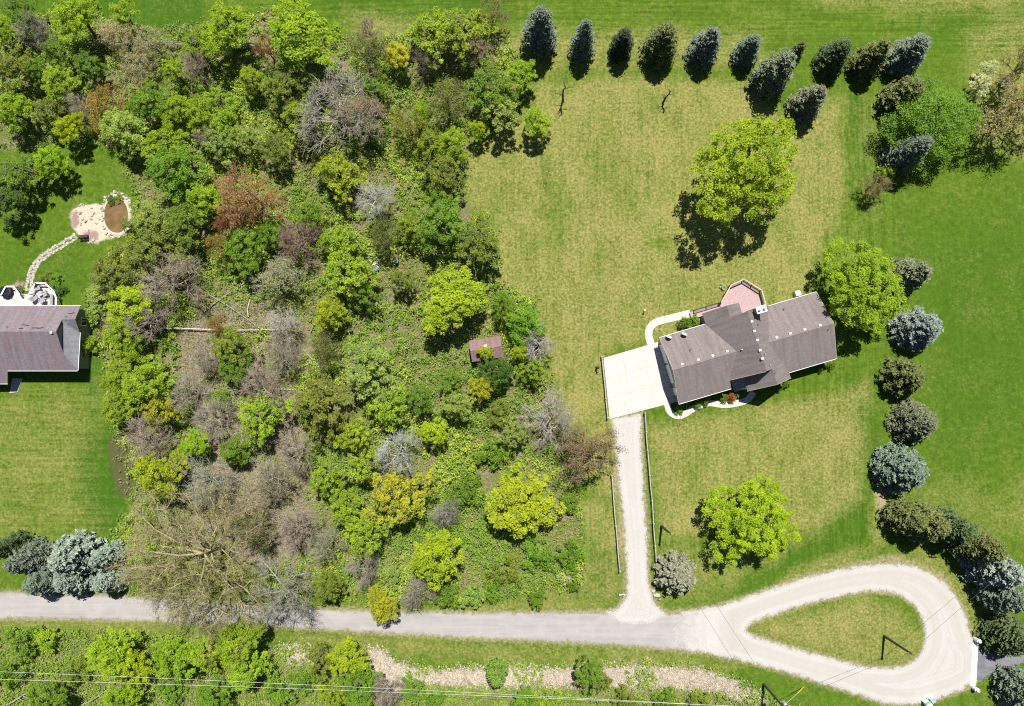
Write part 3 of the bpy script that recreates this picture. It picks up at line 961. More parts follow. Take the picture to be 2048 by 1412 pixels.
# air conditioner and propane tank
x, y = hxy(20.4, -0.55)
a = thing('air_conditioner', 'square pale air conditioner outside the brown house wall', 'air conditioner', (x, y, 0))
T2 = lambda u, v, z: (x + HU[0] * u + HV[0] * v, y + HU[1] * u + HV[1] * v, z)
MB(T2).box(-0.36, 0.36, -0.36, 0.36, 0.0, 0.75).build('body', 'vent_white', a)
MB().lathe((x, y, 0.751), [(0.28, 0), (0.30, 0.03), (0.1, 0.05)], 16).build('fan_grille', 'grey_metal', a)
x, y = g2(1683, 622)
a = thing('propane_tank', 'white rounded propane tank under the tree beside the brown house', 'tank', (x, y, 0))
tk = MB()
prof = [(-1.35, 0.05), (-1.28, 0.25), (-1.1, 0.40), (-0.85, 0.46), (0.85, 0.46), (1.1, 0.40), (1.28, 0.25), (1.35, 0.05)]
tk.tube([(x + 0.02 * p[0], y + p[0], 0.75) for p in prof], [p[1] for p in prof], 18).build('tank_body', 'tank_white', a, True)
MB().lathe((x, y, 1.19), [(0.16, 0), (0.17, 0.12), (0.08, 0.2)], 12).build('dome', 'tank_white', a, True)
for s in (-0.8, 0.8):
    MB().box(x - 0.35, x + 0.35, y + s - 0.1, y + s + 0.1, 0, 0.36).build('foot', 'concrete', a)

# ------------------------------------------------------------------ rail fences along the gravel drive
def rail_fence(pix, label, posts_h=0.95, rails=2):
    pts = [g2(*p) for p in pix]
    root = thing('rail_fence', label, 'fence', (*pts[0], 0), 'wooden rail fences along the gravel drive')
    for i, (a, b) in enumerate(zip(pts[:-1], pts[1:])):
        L = math.dist(a, b)
        n = max(1, int(round(L / 2.9)))
        for k in range(n):
            p0 = (a[0] + (b[0] - a[0]) * k / n, a[1] + (b[1] - a[1]) * k / n)
            p1 = (a[0] + (b[0] - a[0]) * (k + 1) / n, a[1] + (b[1] - a[1]) * (k + 1) / n)
            MB().box(p0[0] - 0.08, p0[0] + 0.08, p0[1] - 0.08, p0[1] + 0.08, 0, posts_h).build('post', 'weathered_wood', root)
            for r in range(rails):
                w = 0.02 * (1 if (k + r) % 2 else -1)
                MB().tube([(p0[0] + w, p0[1], 0.35 + 0.4 * r), ((p0[0] + p1[0]) / 2 + w, (p0[1] + p1[1]) / 2, 0.36 + 0.4 * r), (p1[0] - w, p1[1], 0.35 + 0.4 * r)], [0.06, 0.07, 0.055], 6).build('rail', 'weathered_wood', root)
    p = pts[-1]
    MB().box(p[0] - 0.08, p[0] + 0.08, p[1] - 0.08, p[1] + 0.08, 0, posts_h).build('post', 'weathered_wood', root)


rail_fence([(1222, 950), (1230, 1050), (1238, 1140)], 'weathered rail fence between the woods and the gravel drive')
rail_fence([(1288, 826), (1293, 900), (1302, 1000), (1308, 1090), (1314, 1170)], 'long weathered rail fence between the gravel drive and the front lawn')
rail_fence([(1202, 714), (1207, 760), (1214, 835)], 'short doubled rail fence along the outer edge of the concrete pad')

# ------------------------------------------------------------------ utility poles and wires
POLES = {}
for key, px, py, h, lb in (('loop', 1768, 1272, 6.3, 'dark utility pole standing on the grass island of the gravel loop'),
                           ('lawn', 1323, 1052, 5.3, 'short dark utility pole on the front lawn beside the gravel drive fence'),
                           ('main', 1527, 1368, 7.0, 'dark utility pole with grey transformer beside the road verge')):
    x, y = g2(px, py)
    p = thing('utility_pole', lb, 'utility pole', (x, y, 0), 'utility poles')
    MB().tube([(x, y, 0), (x, y, h * 0.5), (x, y, h)], [0.17, 0.15, 0.12], 9).build('shaft', 'pole_wood', p)
    POLES[key] = (x, y, h)
    if key == 'main':
        MB().lathe((x + 0.36, y + 0.12, h - 1.2), [(0.12, 0), (0.24, 0.03), (0.24, 0.75), (0.2, 0.82), (0.05, 0.85)], 14).build('transformer', 'grey_metal', p)
        MB().bar((x - 0.75, y - 0.2, h - 0.3), (x + 0.75, y + 0.2, h - 0.3), 0.1, 0.12).build('crossarm', 'pole_wood', p)
        for s in (-0.65, 0.0, 0.65):
            MB().lathe((x + s, y + s * 0.27, h - 0.24 if s else h), [(0.05, 0), (0.06, 0.08), (0.03, 0.16)], 8).build('insulator', 'vent_white', p)
    else:
        MB().bar((x - 0.22, y, h - 0.25), (x + 0.22, y, h - 0.25), 0.06, 0.08).build('bracket', 'grey_metal', p)


def wire(a, b, sag, r, label, mat='wire_metal'):
    pts = []
    for k in range(17):
        q = k / 16
        pts.append(tuple(np.array(a) * (1 - q) + np.array(b) * q - np.array([0, 0, sag * 4 * q * (1 - q)])))
    tag(MB().tube(pts, r, 5).build('overhead_wire', mat), label, 'wire', 'overhead wires')


m, lp, lw = POLES['main'], POLES['loop'], POLES['lawn']
far1, far2 = G(-60, 1341, 6.2), G(-60, 1357, 6.2)
wire((m[0] - 0.65, m[1] - 0.17, m[2] - 0.08), far1, 0.5, 0.012, 'upper of two pale overhead wires running over the roadside brush')
wire((m[0], m[1], m[2] + 0.16), far2, 0.5, 0.012, 'lower of two pale overhead wires running over the roadside brush')
wire((m[0] + 0.1, m[1], m[2] - 0.5), (lp[0], lp[1], lp[2] - 0.2), 0.5, 0.016, 'thin dark wire from the transformer pole to the island pole', 'dark_metal')
wire((m[0], m[1], m[2] - 0.6), (lw[0], lw[1], lw[2] - 0.2), 0.6, 0.016, 'thin dark wire from the transformer pole across the road to the lawn pole', 'dark_metal')
wire((lp[0], lp[1], lp[2] - 0.15), G(2120, 1060, 6.0), 0.6, 0.016, 'thin dark wire from the island pole into the blue spruces', 'dark_metal')
hs = HT(1.2, 8.9, 2.6)
wire((lw[0], lw[1], lw[2] - 0.15), hs, 0.5, 0.014, 'thin dark service wire from the lawn pole to the brown house', 'dark_metal')
x, y = g2(1607, 1374)
gw = thing('guy_wire', 'yellow sleeved guy wire anchored in grass near the transformer pole', 'guy wire', (x, y, 0))
MB().tube([(x, y, 0), (x + (m[0] - x) * 0.30, y + (m[1] - y) * 0.30, 2.1)], 0.05, 6).build('sleeve', 'yellow_plastic', gw)
MB().tube([(x + (m[0] - x) * 0.30, y + (m[1] - y) * 0.30, 2.1), (m[0], m[1], m[2] - 0.4)], 0.018, 5).build('cable', 'wire_metal', gw)


# ------------------------------------------------------------------ the neighbour's house with the mauve roof
def W3(px, py, z):
    p = G(px, py, z)
    return (float(p[0]), float(p[1]), float(z))


NH = thing('mauve_roof_house', 'house with weathered mauve shingle roof and pale back deck beside the woods', 'house', W3(60, 680, 0))
A0, A1 = W3(-160, 612, 3.0), W3(161, 612, 3.0)
M0, M1 = W3(-160, 663, 5.6), W3(112, 663, 5.6)
L0, L1 = W3(124, 639, 4.38), W3(150, 638.5, 4.38)
V1, N1 = W3(126.5, 650, 4.1), W3(159.5, 665, 3.0)
V2, Q1 = W3(127, 708, 4.1), W3(155, 741, 3.0)
B0, B1 = W3(-160, 741, 3.0), W3(15, 741, 3.0)
C0, C1 = W3(-160, 767, 2.15), W3(15, 767, 2.15)


def nroof(pts, along='x', mat='mauve_shingle'):
    o = MB().slab(pts, 0.14).build('roof', mat, NH)
    planar_uv(o.data, (1, 0, 0) if along == 'x' else (0, 1, 0), (0, 1.15, 0) if along == 'x' else (1.15, 0, 0))


nroof([A1, A0, M0, M1, L0, L1])
nroof([M0, B0, B1, Q1, V2, M1])
nroof([L0, V1, N1, L1], 'x', 'grey_shingle')
nroof([V1, V2, Q1, N1], 'y', 'grey_shingle')
nroof([B0, C0, C1, B1])
w = MB()
xe = A1[0] - 0.35
w.box(-84, xe, B1[1] + 0.35, A1[1] - 0.35, 0, 2.9)
w.add([(L0[0] - 0.02, A1[1] - 1.5, 3.0), (L0[0] - 0.02, B1[1] + 1.0, 3.0), (L0[0] - 0.02, M1[1], 5.45), (L0[0] - 0.25, A1[1] - 1.5, 3.0), (L0[0] - 0.25, B1[1] + 1.0, 3.0), (L0[0] - 0.25, M1[1], 5.45)],
      [(0, 1, 2), (5, 4, 3), (0, 3, 4, 1), (1, 4, 5, 2), (2, 5, 3, 0)])
w.add([(xe - 0.01, A1[1] - 0.36, 2.9), (xe - 0.01, N1[1] + 0.2, 2.9), (xe - 0.01, L1[1], 4.2), (xe - 0.2, A1[1] - 0.36, 2.9), (xe - 0.2, N1[1] + 0.2, 2.9), (xe - 0.2, L1[1], 4.2)],
      [(0, 1, 2), (5, 4, 3), (0, 3, 4, 1), (1, 4, 5, 2), (2, 5, 3, 0)])
w.build('wall', 'grey_siding', NH)
for a, b in ((B1, Q1), (A0, A1), (C0, C1)):
    s = 0.06 if a is A0 else -0.06
    MB().bar((a[0], a[1] + s, a[2] - 0.06), (b[0], b[1] + s, b[2] - 0.06), 0.06, 0.1).build('gutter', 'white_paint', NH)
MB().bar((N1[0] + 0.06, N1[1], 2.94), (Q1[0] + 0.06, Q1[1], 2.94), 0.06, 0.1).build('gutter', 'white_paint', NH)
f = MB().box(xe + 0.005, xe + 0.05, L1[1] - 0.6, L1[1] + 0.5, 1.0, 2.3).build('window', 'white_paint', NH)
MB().box(xe + 0.052, xe + 0.07, L1[1] - 0.5, L1[1] + 0.4, 1.1, 2.2).build('pane', 'glass_dark', f)
f = MB().box(xe - 4.2, xe - 2.8, B1[1] + 0.29, B1[1] + 0.345, 0.9, 2.2).build('window', 'white_paint', NH)
MB().box(xe - 4.1, xe - 2.9, B1[1] + 0.26, B1[1] + 0.288, 1.0, 2.1).build('pane', 'glass_dark', f)
p = W3(103, 664, 5.62)
MB().box(p[0] - 0.15, p[0] + 0.15, p[1] - 0.2, p[1] + 0.1, 5.3, 5.75).build('roof_vent', 'vent_white', NH)
# dark lifted shingle tabs on the back slope
for i, (px, py, wd) in enumerate(((48, 650, 0.5), (55, 651, 0.35), (42, 657, 0.55), (66, 656, 0.3), (72, 656, 0.4), (78, 656.5, 0.45), (84, 655.5, 0.35), (141, 627, 0.6), (147, 626, 0.4), (132, 634, 0.4), (14, 654, 0.3))):
    q = (py - 612) / 51.0
    p = W3(px, py, 3.0 + 2.6 * q + 0.03)
    MB().box(p[0] - wd / 2, p[0] + wd / 2, p[1] - 0.07, p[1] + 0.07, p[2] - 0.06, p[2] + 0.03).build('shingle', 'dark_rail', NH)
# front stoop
tag(MB().prism([g2(20, 786), g2(36, 784), g2(46, 757), g2(26, 756)], 0, 0.08).build('front_stoop', 'concrete'), kind='structure')

ND = thing('pale_deck', 'pale many-sided back deck with white railing behind the mauve-roofed house', 'deck', W3(70, 595, 0))
dp = [(-30, 620), (112, 620), (112, 596), (107, 582), (90, 567), (70, 567), (58, 588), (40, 588), (27, 574), (11, 574), (1, 590), (-30, 600)]
MB().prism([g2(a, b, 0.4) for a, b in dp][::-1], 0.0, 0.40).build('deck_floor', 'pale_deck', ND)
railing([g2(a, b, 1.3) for a, b in ((58, 588), (70, 566), (90, 566), (107, 582), (112, 596), (112, 614))], 0.42, 1.3, 'grey_siding', 'white_paint', ND, lambda a, b, c: (a, b, c), cw=0.2, bal=0.2)
railing([g2(a, b, 1.3) for a, b in ((39, 589), (27, 573), (11, 573), (2, 590))], 0.42, 1.3, 'grey_siding', 'white_paint', ND, lambda a, b, c: (a, b, c), cw=0.2, bal=0.2)
c = W3(17, 584, 0.4)
sp = thing('hot_tub', 'black covered octagonal hot tub in the corner of the pale deck', 'hot tub', c)
MB().lathe(c, [(0.74, 0.0), (0.80, 0.55)], 8).build('tub_body', 'dark_rail', sp)
MB().lathe((c[0], c[1], c[2] + 0.551), [(0.84, 0.0), (0.84, 0.1), (0.6, 0.14)], 8).build('cover', 'black_cover', sp)


def deck_chair(px, py, ang, label):
    c = W3(px, py, 0.4)
    r = thing('deck_chair', label, 'chair', c, 'chairs on the pale deck', ang)
    def part(nm, mb, mat):
        put(nm, mb.mesh(nm, mat), r)
    part('seat', MB().box(-0.3, 0.3, -0.28, 0.3, 0.36, 0.46), 'grey_fabric')
    part('backrest', MB().add([(-0.3, 0.26, 0.46), (0.3, 0.26, 0.46), (0.3, 0.5, 1.0), (-0.3, 0.5, 1.0), (-0.3, 0.34, 0.46), (0.3, 0.34, 0.46), (0.3, 0.58, 1.0), (-0.3, 0.58, 1.0)],
                              [(0, 1, 2, 3), (7, 6, 5, 4), (0, 4, 5, 1), (1, 5, 6, 2), (2, 6, 7, 3), (3, 7, 4, 0)]), 'grey_fabric')
    for s in (-1, 1):
        part('armrest', MB().box(s * 0.34 - 0.04, s * 0.34 + 0.04, -0.28, 0.42, 0.6, 0.64), 'grey_metal')
        for y in (-0.24, 0.28):
            part('leg', MB().box(s * 0.34 - 0.025, s * 0.34 + 0.025, y - 0.025, y + 0.025, 0, 0.598), 'grey_metal')


deck_chair(80, 577, 0.3, 'grey deck chair nearest the top railing of the pale deck')
deck_chair(94, 589, -1.1, 'grey deck chair nearest the outer white railing of the pale deck')
deck_chair(75, 596, 2.3, 'grey deck chair on the hot tub side of the small deck table')
deck_chair(89, 601, 3.6, 'grey deck chair nearest the mauve roof edge on the pale deck')
c = W3(85, 588, 0.4)
r = thing('deck_table', 'small round grey table among the chairs on the pale deck', 'table', c)
put('table_top', MB().lathe((0, 0, 0.45), [(0.36, 0), (0.36, 0.04)], 14).mesh('table_top', 'grey_metal'), r)
put('leg', MB().lathe((0, 0, 0), [(0.2, 0), (0.05, 0.04), (0.05, 0.449)], 10).mesh('leg', 'grey_metal'), r)
c = W3(107, 601, 0.4)
r = thing('deck_bench', 'narrow dark bench along the outer railing of the pale deck', 'bench', c)
put('seat', MB().box(-0.2, 0.2, -0.8, 0.8, 0.4, 0.46).mesh('seat', 'grey_fabric'), r)
for s in (-0.65, 0.65):
    put('leg', MB().box(-0.17, 0.17, s - 0.04, s + 0.04, 0, 0.399).mesh('leg', 'grey_metal'), r)

# ------------------------------------------------------------------ garden pond, its bed, stones and stepping path
rs = np.random.default_rng(5)
sheet('gravel_bed', [poly((136, 432), (148, 410), (178, 403), (206, 410), (208, 392), (232, 380), (256, 388), (266, 412), (264, 462), (244, 474), (215, 480), (190, 491), (165, 482), (142, 458))], [], 0.008, 'pond_bed', 0.2, 0.4, smooth=2)
sheet('mulch_bed', [poly((139, 434), (148, 418), (160, 424), (160, 456), (145, 458))], [], 0.014, 'red_mulch', 0.2, 0.3, smooth=1)
sheet('mulch_strip', [poly((160, 466), (178, 458), (200, 462), (196, 484), (172, 484))], [], 0.014, 'red_mulch', 0.2, 0.3, smooth=1)
sheet('deck_mulch', [poly((20, 572), (30, 561), (52, 560), (52, 574), (40, 586))], [], 0.008, 'red_mulch', 0.2, 0.3, smooth=1)
tag(MB().prism([tuple(p) for p in smooth_closed(poly((214, 404), (232, 396), (248, 402), (256, 420), (256, 446), (244, 466), (222, 464), (209, 446), (209, 420)), 2)][::-1], -0.05, 0.035).build('pond_water', 'muddy_water'), kind='structure')


def stone_mesh(seed, r, h):
    rr = np.random.default_rng(seed)
    n = 7
    vs, fs = [], []
    ang = np.sort(rr.uniform(0, 2 * PI, n) * 0.35 + np.arange(n) * 2 * PI / n)
    for k, (q, z) in enumerate(((1.0, 0.0), (0.95, h * 0.7), (0.62, h))):
        for a in ang:
            s = r * q * (0.8 + 0.35 * ((math.sin(a * 2 + seed) + 1) / 2))
            vs.append((s * math.cos(a), s * 0.8 * math.sin(a), z + (0.03 * math.sin(a * 3 + seed) if k else 0)))
    for i in range(2):
        for k in range(n):
            fs.append((i * n + k, i * n + (k + 1) % n, (i + 1) * n + (k + 1) % n, (i + 1) * n + k))
    fs.append(tuple(range(2 * n, 3 * n)))
    me = bpy.data.meshes.new('stone')
    me.from_pydata(vs, [], fs)
    me.materials.append(MATS['pale_stone' if seed % 3 else 'stone'])
    return me


STONES = [stone_mesh(i, 0.34, 0.22) for i in range(6)]
STEPS = [stone_mesh(i + 20, 0.36, 0.05) for i in range(5)]
rim = tag(thing('pond_rim', None, None, W3(235, 430, 0)), kind='structure')
ring = smooth_closed(poly((207, 398), (230, 384), (256, 392), (263, 416), (262, 460), (246, 473), (214, 470), (203, 440), (206, 414)), 2)
for i in range(0, len(ring)):
    p = ring[i] + rs.normal(0, 0.12, 2)
    o = put('stone', STONES[i % 6], rim)
    o.location = Vector((p[0], p[1], 0)) - rim.location
    s = rs.uniform(0.35, 0.95)
    o.scale = (s, s, s)
    o.rotation_euler = (0, 0, rs.uniform(0, 6.28))
for k in range(26):
    p = np.array(g2(rs.uniform(160, 205), rs.uniform(408, 482)))
    o = put('stone', STONES[k % 6], rim)
    o.location = Vector((p[0], p[1], 0)) - rim.location
    s = rs.uniform(0.3, 0.9)
    o.scale = (s, s, s)
    o.rotation_euler = (0, 0, rs.uniform(0, 6.28))
sp_path = tag(thing('stepping_path', None, None, W3(100, 510, 0)), kind='structure')
line = spline([np.array(g2(*p)) for p in ((150, 474), (122, 491), (97, 506), (79, 520), (67, 538), (60, 556), (57, 580))], 10)
for i, p in enumerate(line):
    for s in (-0.28, 0.28):
        d = line[min(i + 1, len(line) - 1)] - line[max(i - 1, 0)]
        d = d / np.linalg.norm(d)
        q = p + np.array([-d[1], d[0]]) * (s + rs.normal(0, 0.05)) + d * rs.normal(0, 0.06)
        o = put('stone', STEPS[(i + (s > 0)) % 5], sp_path)
        o.location = Vector((q[0], q[1], 0.0)) - sp_path.location
        k = rs.uniform(0.6, 1.0)
        o.scale = (k, k, 1)
        o.rotation_euler = (0, 0, rs.uniform(0, 6.28))
c = W3(170, 474, 0)
r = thing('garden_bench', 'small dark garden bench at the foot of the gravel pond bed', 'bench', c, rz=0.1)
put('seat', MB().box(-0.6, 0.6, -0.22, 0.2, 0.4, 0.46).mesh('seat', 'dark_rail'), r)
put('backrest', MB().box(-0.6, 0.6, -0.3, -0.23, 0.47, 0.85).mesh('backrest', 'dark_rail'), r)
for s in (-0.5, 0.5):
    put('leg', MB().box(s - 0.05, s + 0.05, -0.2, 0.18, 0, 0.399).mesh('leg', 'dark_rail'), r)
sheet_mat('mud', (0.060, 0.058, 0.024), (0.105, 0.095, 0.045), (0.06, 0.085, 0.02), 0.5, 0.6, 3.0)
sheet('muddy_hollow', [poly((206, 880), (235, 850), (270, 868), (300, 900), (290, 960), (256, 1012), (228, 990), (212, 930))], [], 0.008, 'mud', 0.25, 0.8, smooth=1)

# ------------------------------------------------------------------ shed in the woods
s0, s1 = W3(937.6, 682, 2.0), W3(999, 672, 2.0)
ax = Vector((s1[0] - s0[0], s1[1] - s0[1], 0))
SL = ax.length
ax.normalize()
ay = Vector((ax.y, -ax.x, 0))


def ST(u, v, z):
    return (s0[0] + ax.x * u + ay.x * v, s0[1] + ax.y * u + ay.y * v, z)


SH = thing('garden_shed', 'small shed with reddish brown shingle roof half hidden by trees', 'shed', (*ST(SL / 2, 1.4, 0)[:2], 0))
for pts in ([(0, 0, 2.0), (0, 1.42, 2.75), (SL, 1.42, 2.75), (SL, 0, 2.0)], [(0, 1.43, 2.75), (0, 2.85, 2.0), (SL, 2.85, 2.0), (SL, 1.43, 2.75)]):
    o = MB(ST).slab(pts, 0.1).build('roof', 'shed_shingle', SH)
    planar_uv(o.data, tuple(ax), tuple(ay))
MB(ST).box(0.2, SL - 0.2, 0.2, 2.65, 0, 1.95).build('wall', 'weathered_wood', SH)
MB(ST).box(1.9, 2.3, 0.9, 1.15, 2.35, 2.72).build('roof_vent', 'vent_white', SH)
d = MB(ST).box(1.4, 2.6, 2.66, 2.70, 0.02, 1.8).build('door', 'rail_cap', SH)
MB(ST).box(2.4, 2.46, 2.702, 2.74, 0.9, 1.1).build('handle', 'dark_metal', d)

# ------------------------------------------------------------------ small things
# rail fence at the far edge of the woods
pts = [g2(14, 96), g2(140, 95), g2(260, 95), g2(355, 95), g2(530, 97)]
fr = thing('board_fence', 'pale grey board fence showing between trees at the field edge of the woods', 'fence', (*pts[0], 0))
for a, b in zip(pts[:-1], pts[1:]):
    n = max(1, int(round(math.dist(a, b) / 2.6)))
    for k in range(n):
        p0 = (a[0] + (b[0] - a[0]) * k / n, a[1] + (b[1] - a[1]) * k / n)
        p1 = (a[0] + (b[0] - a[0]) * (k + 1) / n, a[1] + (b[1] - a[1]) * (k + 1) / n)
        MB().box(p0[0] - 0.06, p0[0] + 0.06, p0[1] - 0.06, p0[1] + 0.06, 0, 1.3).build('post', 'driftwood', fr)
        for z in (0.45, 0.85, 1.25):
            MB().bar((p0[0] + 0.01, p0[1] + 0.09, z), (p1[0] - 0.01, p1[1] + 0.09, z), 0.06, 0.16).build('board', 'driftwood', fr)


def log(p0, p1, r0, r1, label, mat='driftwood', z0=0.15, z1=0.3, fork=True):
    a, b = np.array(W3(*p0, z0)), np.array(W3(*p1, z1))
    root = thing('fallen_trunk', label, 'log', tuple(a * (1, 1, 0)), 'fallen trunks on the woodland floor')
    d = b - a
    side = np.array([-d[1], d[0], 0]) / np.linalg.norm(d)
    mids = [tuple(a + d * q + side * 0.12 * math.sin(q * 5.0 + p0[0])) for q in np.linspace(0, 1, 8)]
    MB().tube(mids, list(np.linspace(r0, r1, 8)), 8).build('stem', mat, root)
    if fork:
        for k in range(5):
            q = 0.55 + 0.09 * k
            s = a + d * q
            e = s + d / np.linalg.norm(d) * (0.9 + 0.2 * k) + side * (1 if k % 2 else -1) * (0.8 + 0.15 * k) + np.array([0, 0, 0.25])
            MB().tube([tuple(s), tuple((s + e) / 2 + np.array([0, 0, 0.1])), tuple(e)], [r1 * 0.9, r1 * 0.6, r1 * 0.25], 5).build('branch', mat, root)


log((322, 658), (558, 659), 0.11, 0.06, 'long straight pale fallen trunk lying across the brown woodland floor', 'bleached_wood', 0.6, 0.5, False)
log((395, 575), (520, 655), 0.11, 0.05, 'grey fallen trunk slanting down to the long pale trunk')
log((510, 548), (400, 630), 0.12, 0.05, 'thin grey fallen trunk crossing the slanting grey trunk')
log((405, 787), (470, 782), 0.12, 0.05, 'short grey log in the middle of the bare grey trees')
log((600, 781), (500, 778), 0.14, 0.05, 'grey log beside the bare fan-shaped grey tree')
log((400, 962), (478, 953), 0.13, 0.06, 'pale log between the bare trees and the giant willow')
log((470, 838), (545, 840), 0.10, 0.05, 'thin log at the foot of the yellow-green grove')
log((360, 1010), (480, 960), 0.12, 0.05, 'bleached log pointing up from the giant willow crown')
log((10, 1410), (60, 1385), 0.10, 0.06, 'grey log at the corner of the roadside brush', z0=0.3, z1=0.5)
log((110, 1400), (142, 1378), 0.08, 0.05, 'short grey log in the roadside brush below the wires', z0=0.3, z1=0.5)
log((160, 1412), (225, 1375), 0.09, 0.05, 'longer grey log in the roadside brush below the wires', z0=0.3, z1=0.5)
log((605, 700), (655, 745), 0.10, 0.05, 'grey log near the edge of the leaf-strewn floor')
log((498, 598), (496, 634), 0.09, 0.07, 'short upright-looking pale log above the long pale trunk', 'bleached_wood', fork=False)

# blue plastic scraps and boards left in the thicket
for (px, py), lb, an in (((751, 541), 'blue plastic drum lying in the thicket beside pale boards', 0.6), ((794, 524), 'blue plastic drum standing in the thicket near the lawn', 0.0)):
    c = W3(px, py, 0.0)
    r = thing('plastic_drum', lb, 'drum', c, 'blue drums in the thicket', an)
    prof = [(0.05, 0), (0.30, 0.02), (0.32, 0.1), (0.30, 0.45), (0.33, 0.5), (0.30, 0.55), (0.32, 0.86), (0.28, 0.9), (0.05, 0.91)]
    if an:
        put('barrel', MB().tube([(q[1] - 0.45, 0, 0.34) for q in prof], [q[0] for q in prof], 14).mesh('barrel', 'blue_plastic'), r)
    else:
        put('barrel', MB().lathe((0, 0, 0), prof, 14).mesh('barrel', 'blue_plastic'), r)
    put('bung', MB().lathe((0.12, 0.1, 0.86 if not an else 0.64), [(0.05, 0), (0.05, 0.08)], 8).mesh('bung', 'dark_metal'), r)
c = W3(749, 528, 0)
r = thing('board_pile', 'pale boards heaped in the thicket beside the lying blue drum', 'boards', c)
for k in range(6):
    a = 0.3 * k - 0.7
    o = put('board', MB().box(-0.9 + 0.1 * k, 0.8, -0.08, 0.08, 0.04 + 0.05 * k, 0.08 + 0.05 * k).mesh('board', 'pale_stone'), r)
    o.rotation_euler = (0, 0, a)
    o.location = (0.1 * k, 0.12 * (k % 3), 0)
# boxes at the rim of the loop, bottom edge of the place
c = W3(1850, 1404, 0)
r = thing('roadside_bin', 'white bin with green lid at the gravel rim of the loop', 'bin', c, rz=0.5)
put('bin_body', MB().box(-0.32, 0.32, -0.38, 0.38, 0.08, 1.0).mesh('bin_body', 'white_paint'), r)
put('lid', MB().box(-0.35, 0.35, -0.41, 0.2, 1.001, 1.07).mesh('lid', 'tank_white'), r)
put('lid_rim', MB().box(-0.35, 0.35, 0.21, 0.43, 1.001, 1.06).mesh('lid_rim', 'green_plastic'), r)
for s in (-0.36, 0.36):
    o = put('wheel', MB().tube([(s - 0.03, 0.3, 0.1), (s + 0.03, 0.3, 0.1)], 0.1, 12).mesh('wheel', 'dark_metal'), r)
c = W3(1862, 1398, 0)
r = thing('roadside_box', 'small pale blue box standing beside the white roadside bin', 'box', c, rz=0.5)
put('box_body', MB().box(-0.25, 0.25, -0.25, 0.25, 0, 0.55).mesh('box_body', 'tank_white'), r)
put('lid', MB().box(-0.27, 0.27, -0.27, 0.27, 0.551, 0.6).mesh('lid', 'grey_metal'), r)
# marker and stones at the mouth of the gravel drive
c = W3(1243, 1188, 0)
r = thing('drive_marker', 'short white marker rail at the mouth of the gravel drive', 'marker', c, rz=0.1)
put('rail', MB().box(-0.4, 0.4, -0.05, 0.05, 0.3, 0.4).mesh('rail', 'white_paint'), r)
for s in (-0.3, 0.3):
    put('post', MB().box(s - 0.05, s + 0.05, -0.04, 0.04, 0, 0.299).mesh('post', 'white_paint'), r)
for i, (px, py, s, lb) in enumerate(((1307, 1182, 0.9, 'large pale boulder at the end of the drive fence'), (1313, 1190, 1.3, 'largest pale boulder between drive mouth and grey-green pine'), (1319, 1198, 0.8, 'small pale boulder at the road corner of the drive'))):
    o = put('boulder', STONES[1 + i])
    o.location = W3(px, py, 0)
    o.scale = (s, s, s * 1.2)
    tag(o, lb, 'boulder', 'boulders at the drive mouth')
c = W3(1287, 622, 0)
r = thing('lawn_lamp', 'tiny dark lawn lamp standing alone on the dry grass', 'lamp', c)
put('stake', MB().tube([(0, 0, 0), (0, 0, 0.8)], 0.04, 6).mesh('stake', 'dark_metal'), r)
put('lamp_head', MB().lathe((0, 0, 0.801), [(0.05, 0), (0.14, 0.03), (0.14, 0.1), (0.03, 0.17)], 10).mesh('lamp_head', 'vent_white'), r)


# ------------------------------------------------------------------ trees: numpy builders for shared trunk / crown meshes
def unit(v):
    return v / np.maximum(np.linalg.norm(v, axis=-1, keepdims=True), 1e-9)


def tubes(P0, P1, R0, R1, n=4):
    P0, P1 = np.asarray(P0, float), np.asarray(P1, float)
    m = len(P0)
    d = unit(P1 - P0)
    ref = np.where(np.abs(d[:, 2:3]) < 0.9, np.array([[0, 0, 1.0]]), np.array([[1.0, 0, 0]]))
    x = unit(np.cross(d, ref))
    y = np.cross(d, x)
    a = np.arange(n) * 2 * PI / n
    ring = x[:, None] * np.cos(a)[None, :, None] + y[:, None] * np.sin(a)[None, :, None]
    V = np.concatenate([P0[:, None] + ring * np.asarray(R0)[:, None, None], P1[:, None] + ring * np.asarray(R1)[:, None, None]], 1).reshape(-1, 3)
    b = (np.arange(m) * 2 * n)[:, None, None]
    k = np.arange(n)
    q = np.stack([k, (k + 1) % n, n + (k + 1) % n, n + k], 1)[None] + b
    return V, q.reshape(-1, 4)


def leaves(rr, C, axis, nrm, length, width):
    """one diamond per leaf: centre C, long axis, face normal"""
    axis = unit(axis)
    side = unit(np.cross(nrm, axis))
    l, w = np.asarray(length)[:, None] / 2, np.asarray(width)[:, None] / 2
    up = unit(np.cross(axis, side)) * w * 0.25
    V = np.stack([C - axis * l, C + side * w + up, C + axis * l, C - side * w + up], 1).reshape(-1, 3)
    return V, np.arange(len(V)).reshape(-1, 4)


def join(*vq):
    V, Q, o = [], [], 0
    for v, q in vq:
        V.append(v)
        Q.append(q + o)
        o += len(v)
    return np.concatenate(V), np.concatenate(Q)


def rdir(rr, n):
    return unit(rr.normal(0, 1, (n, 3)))


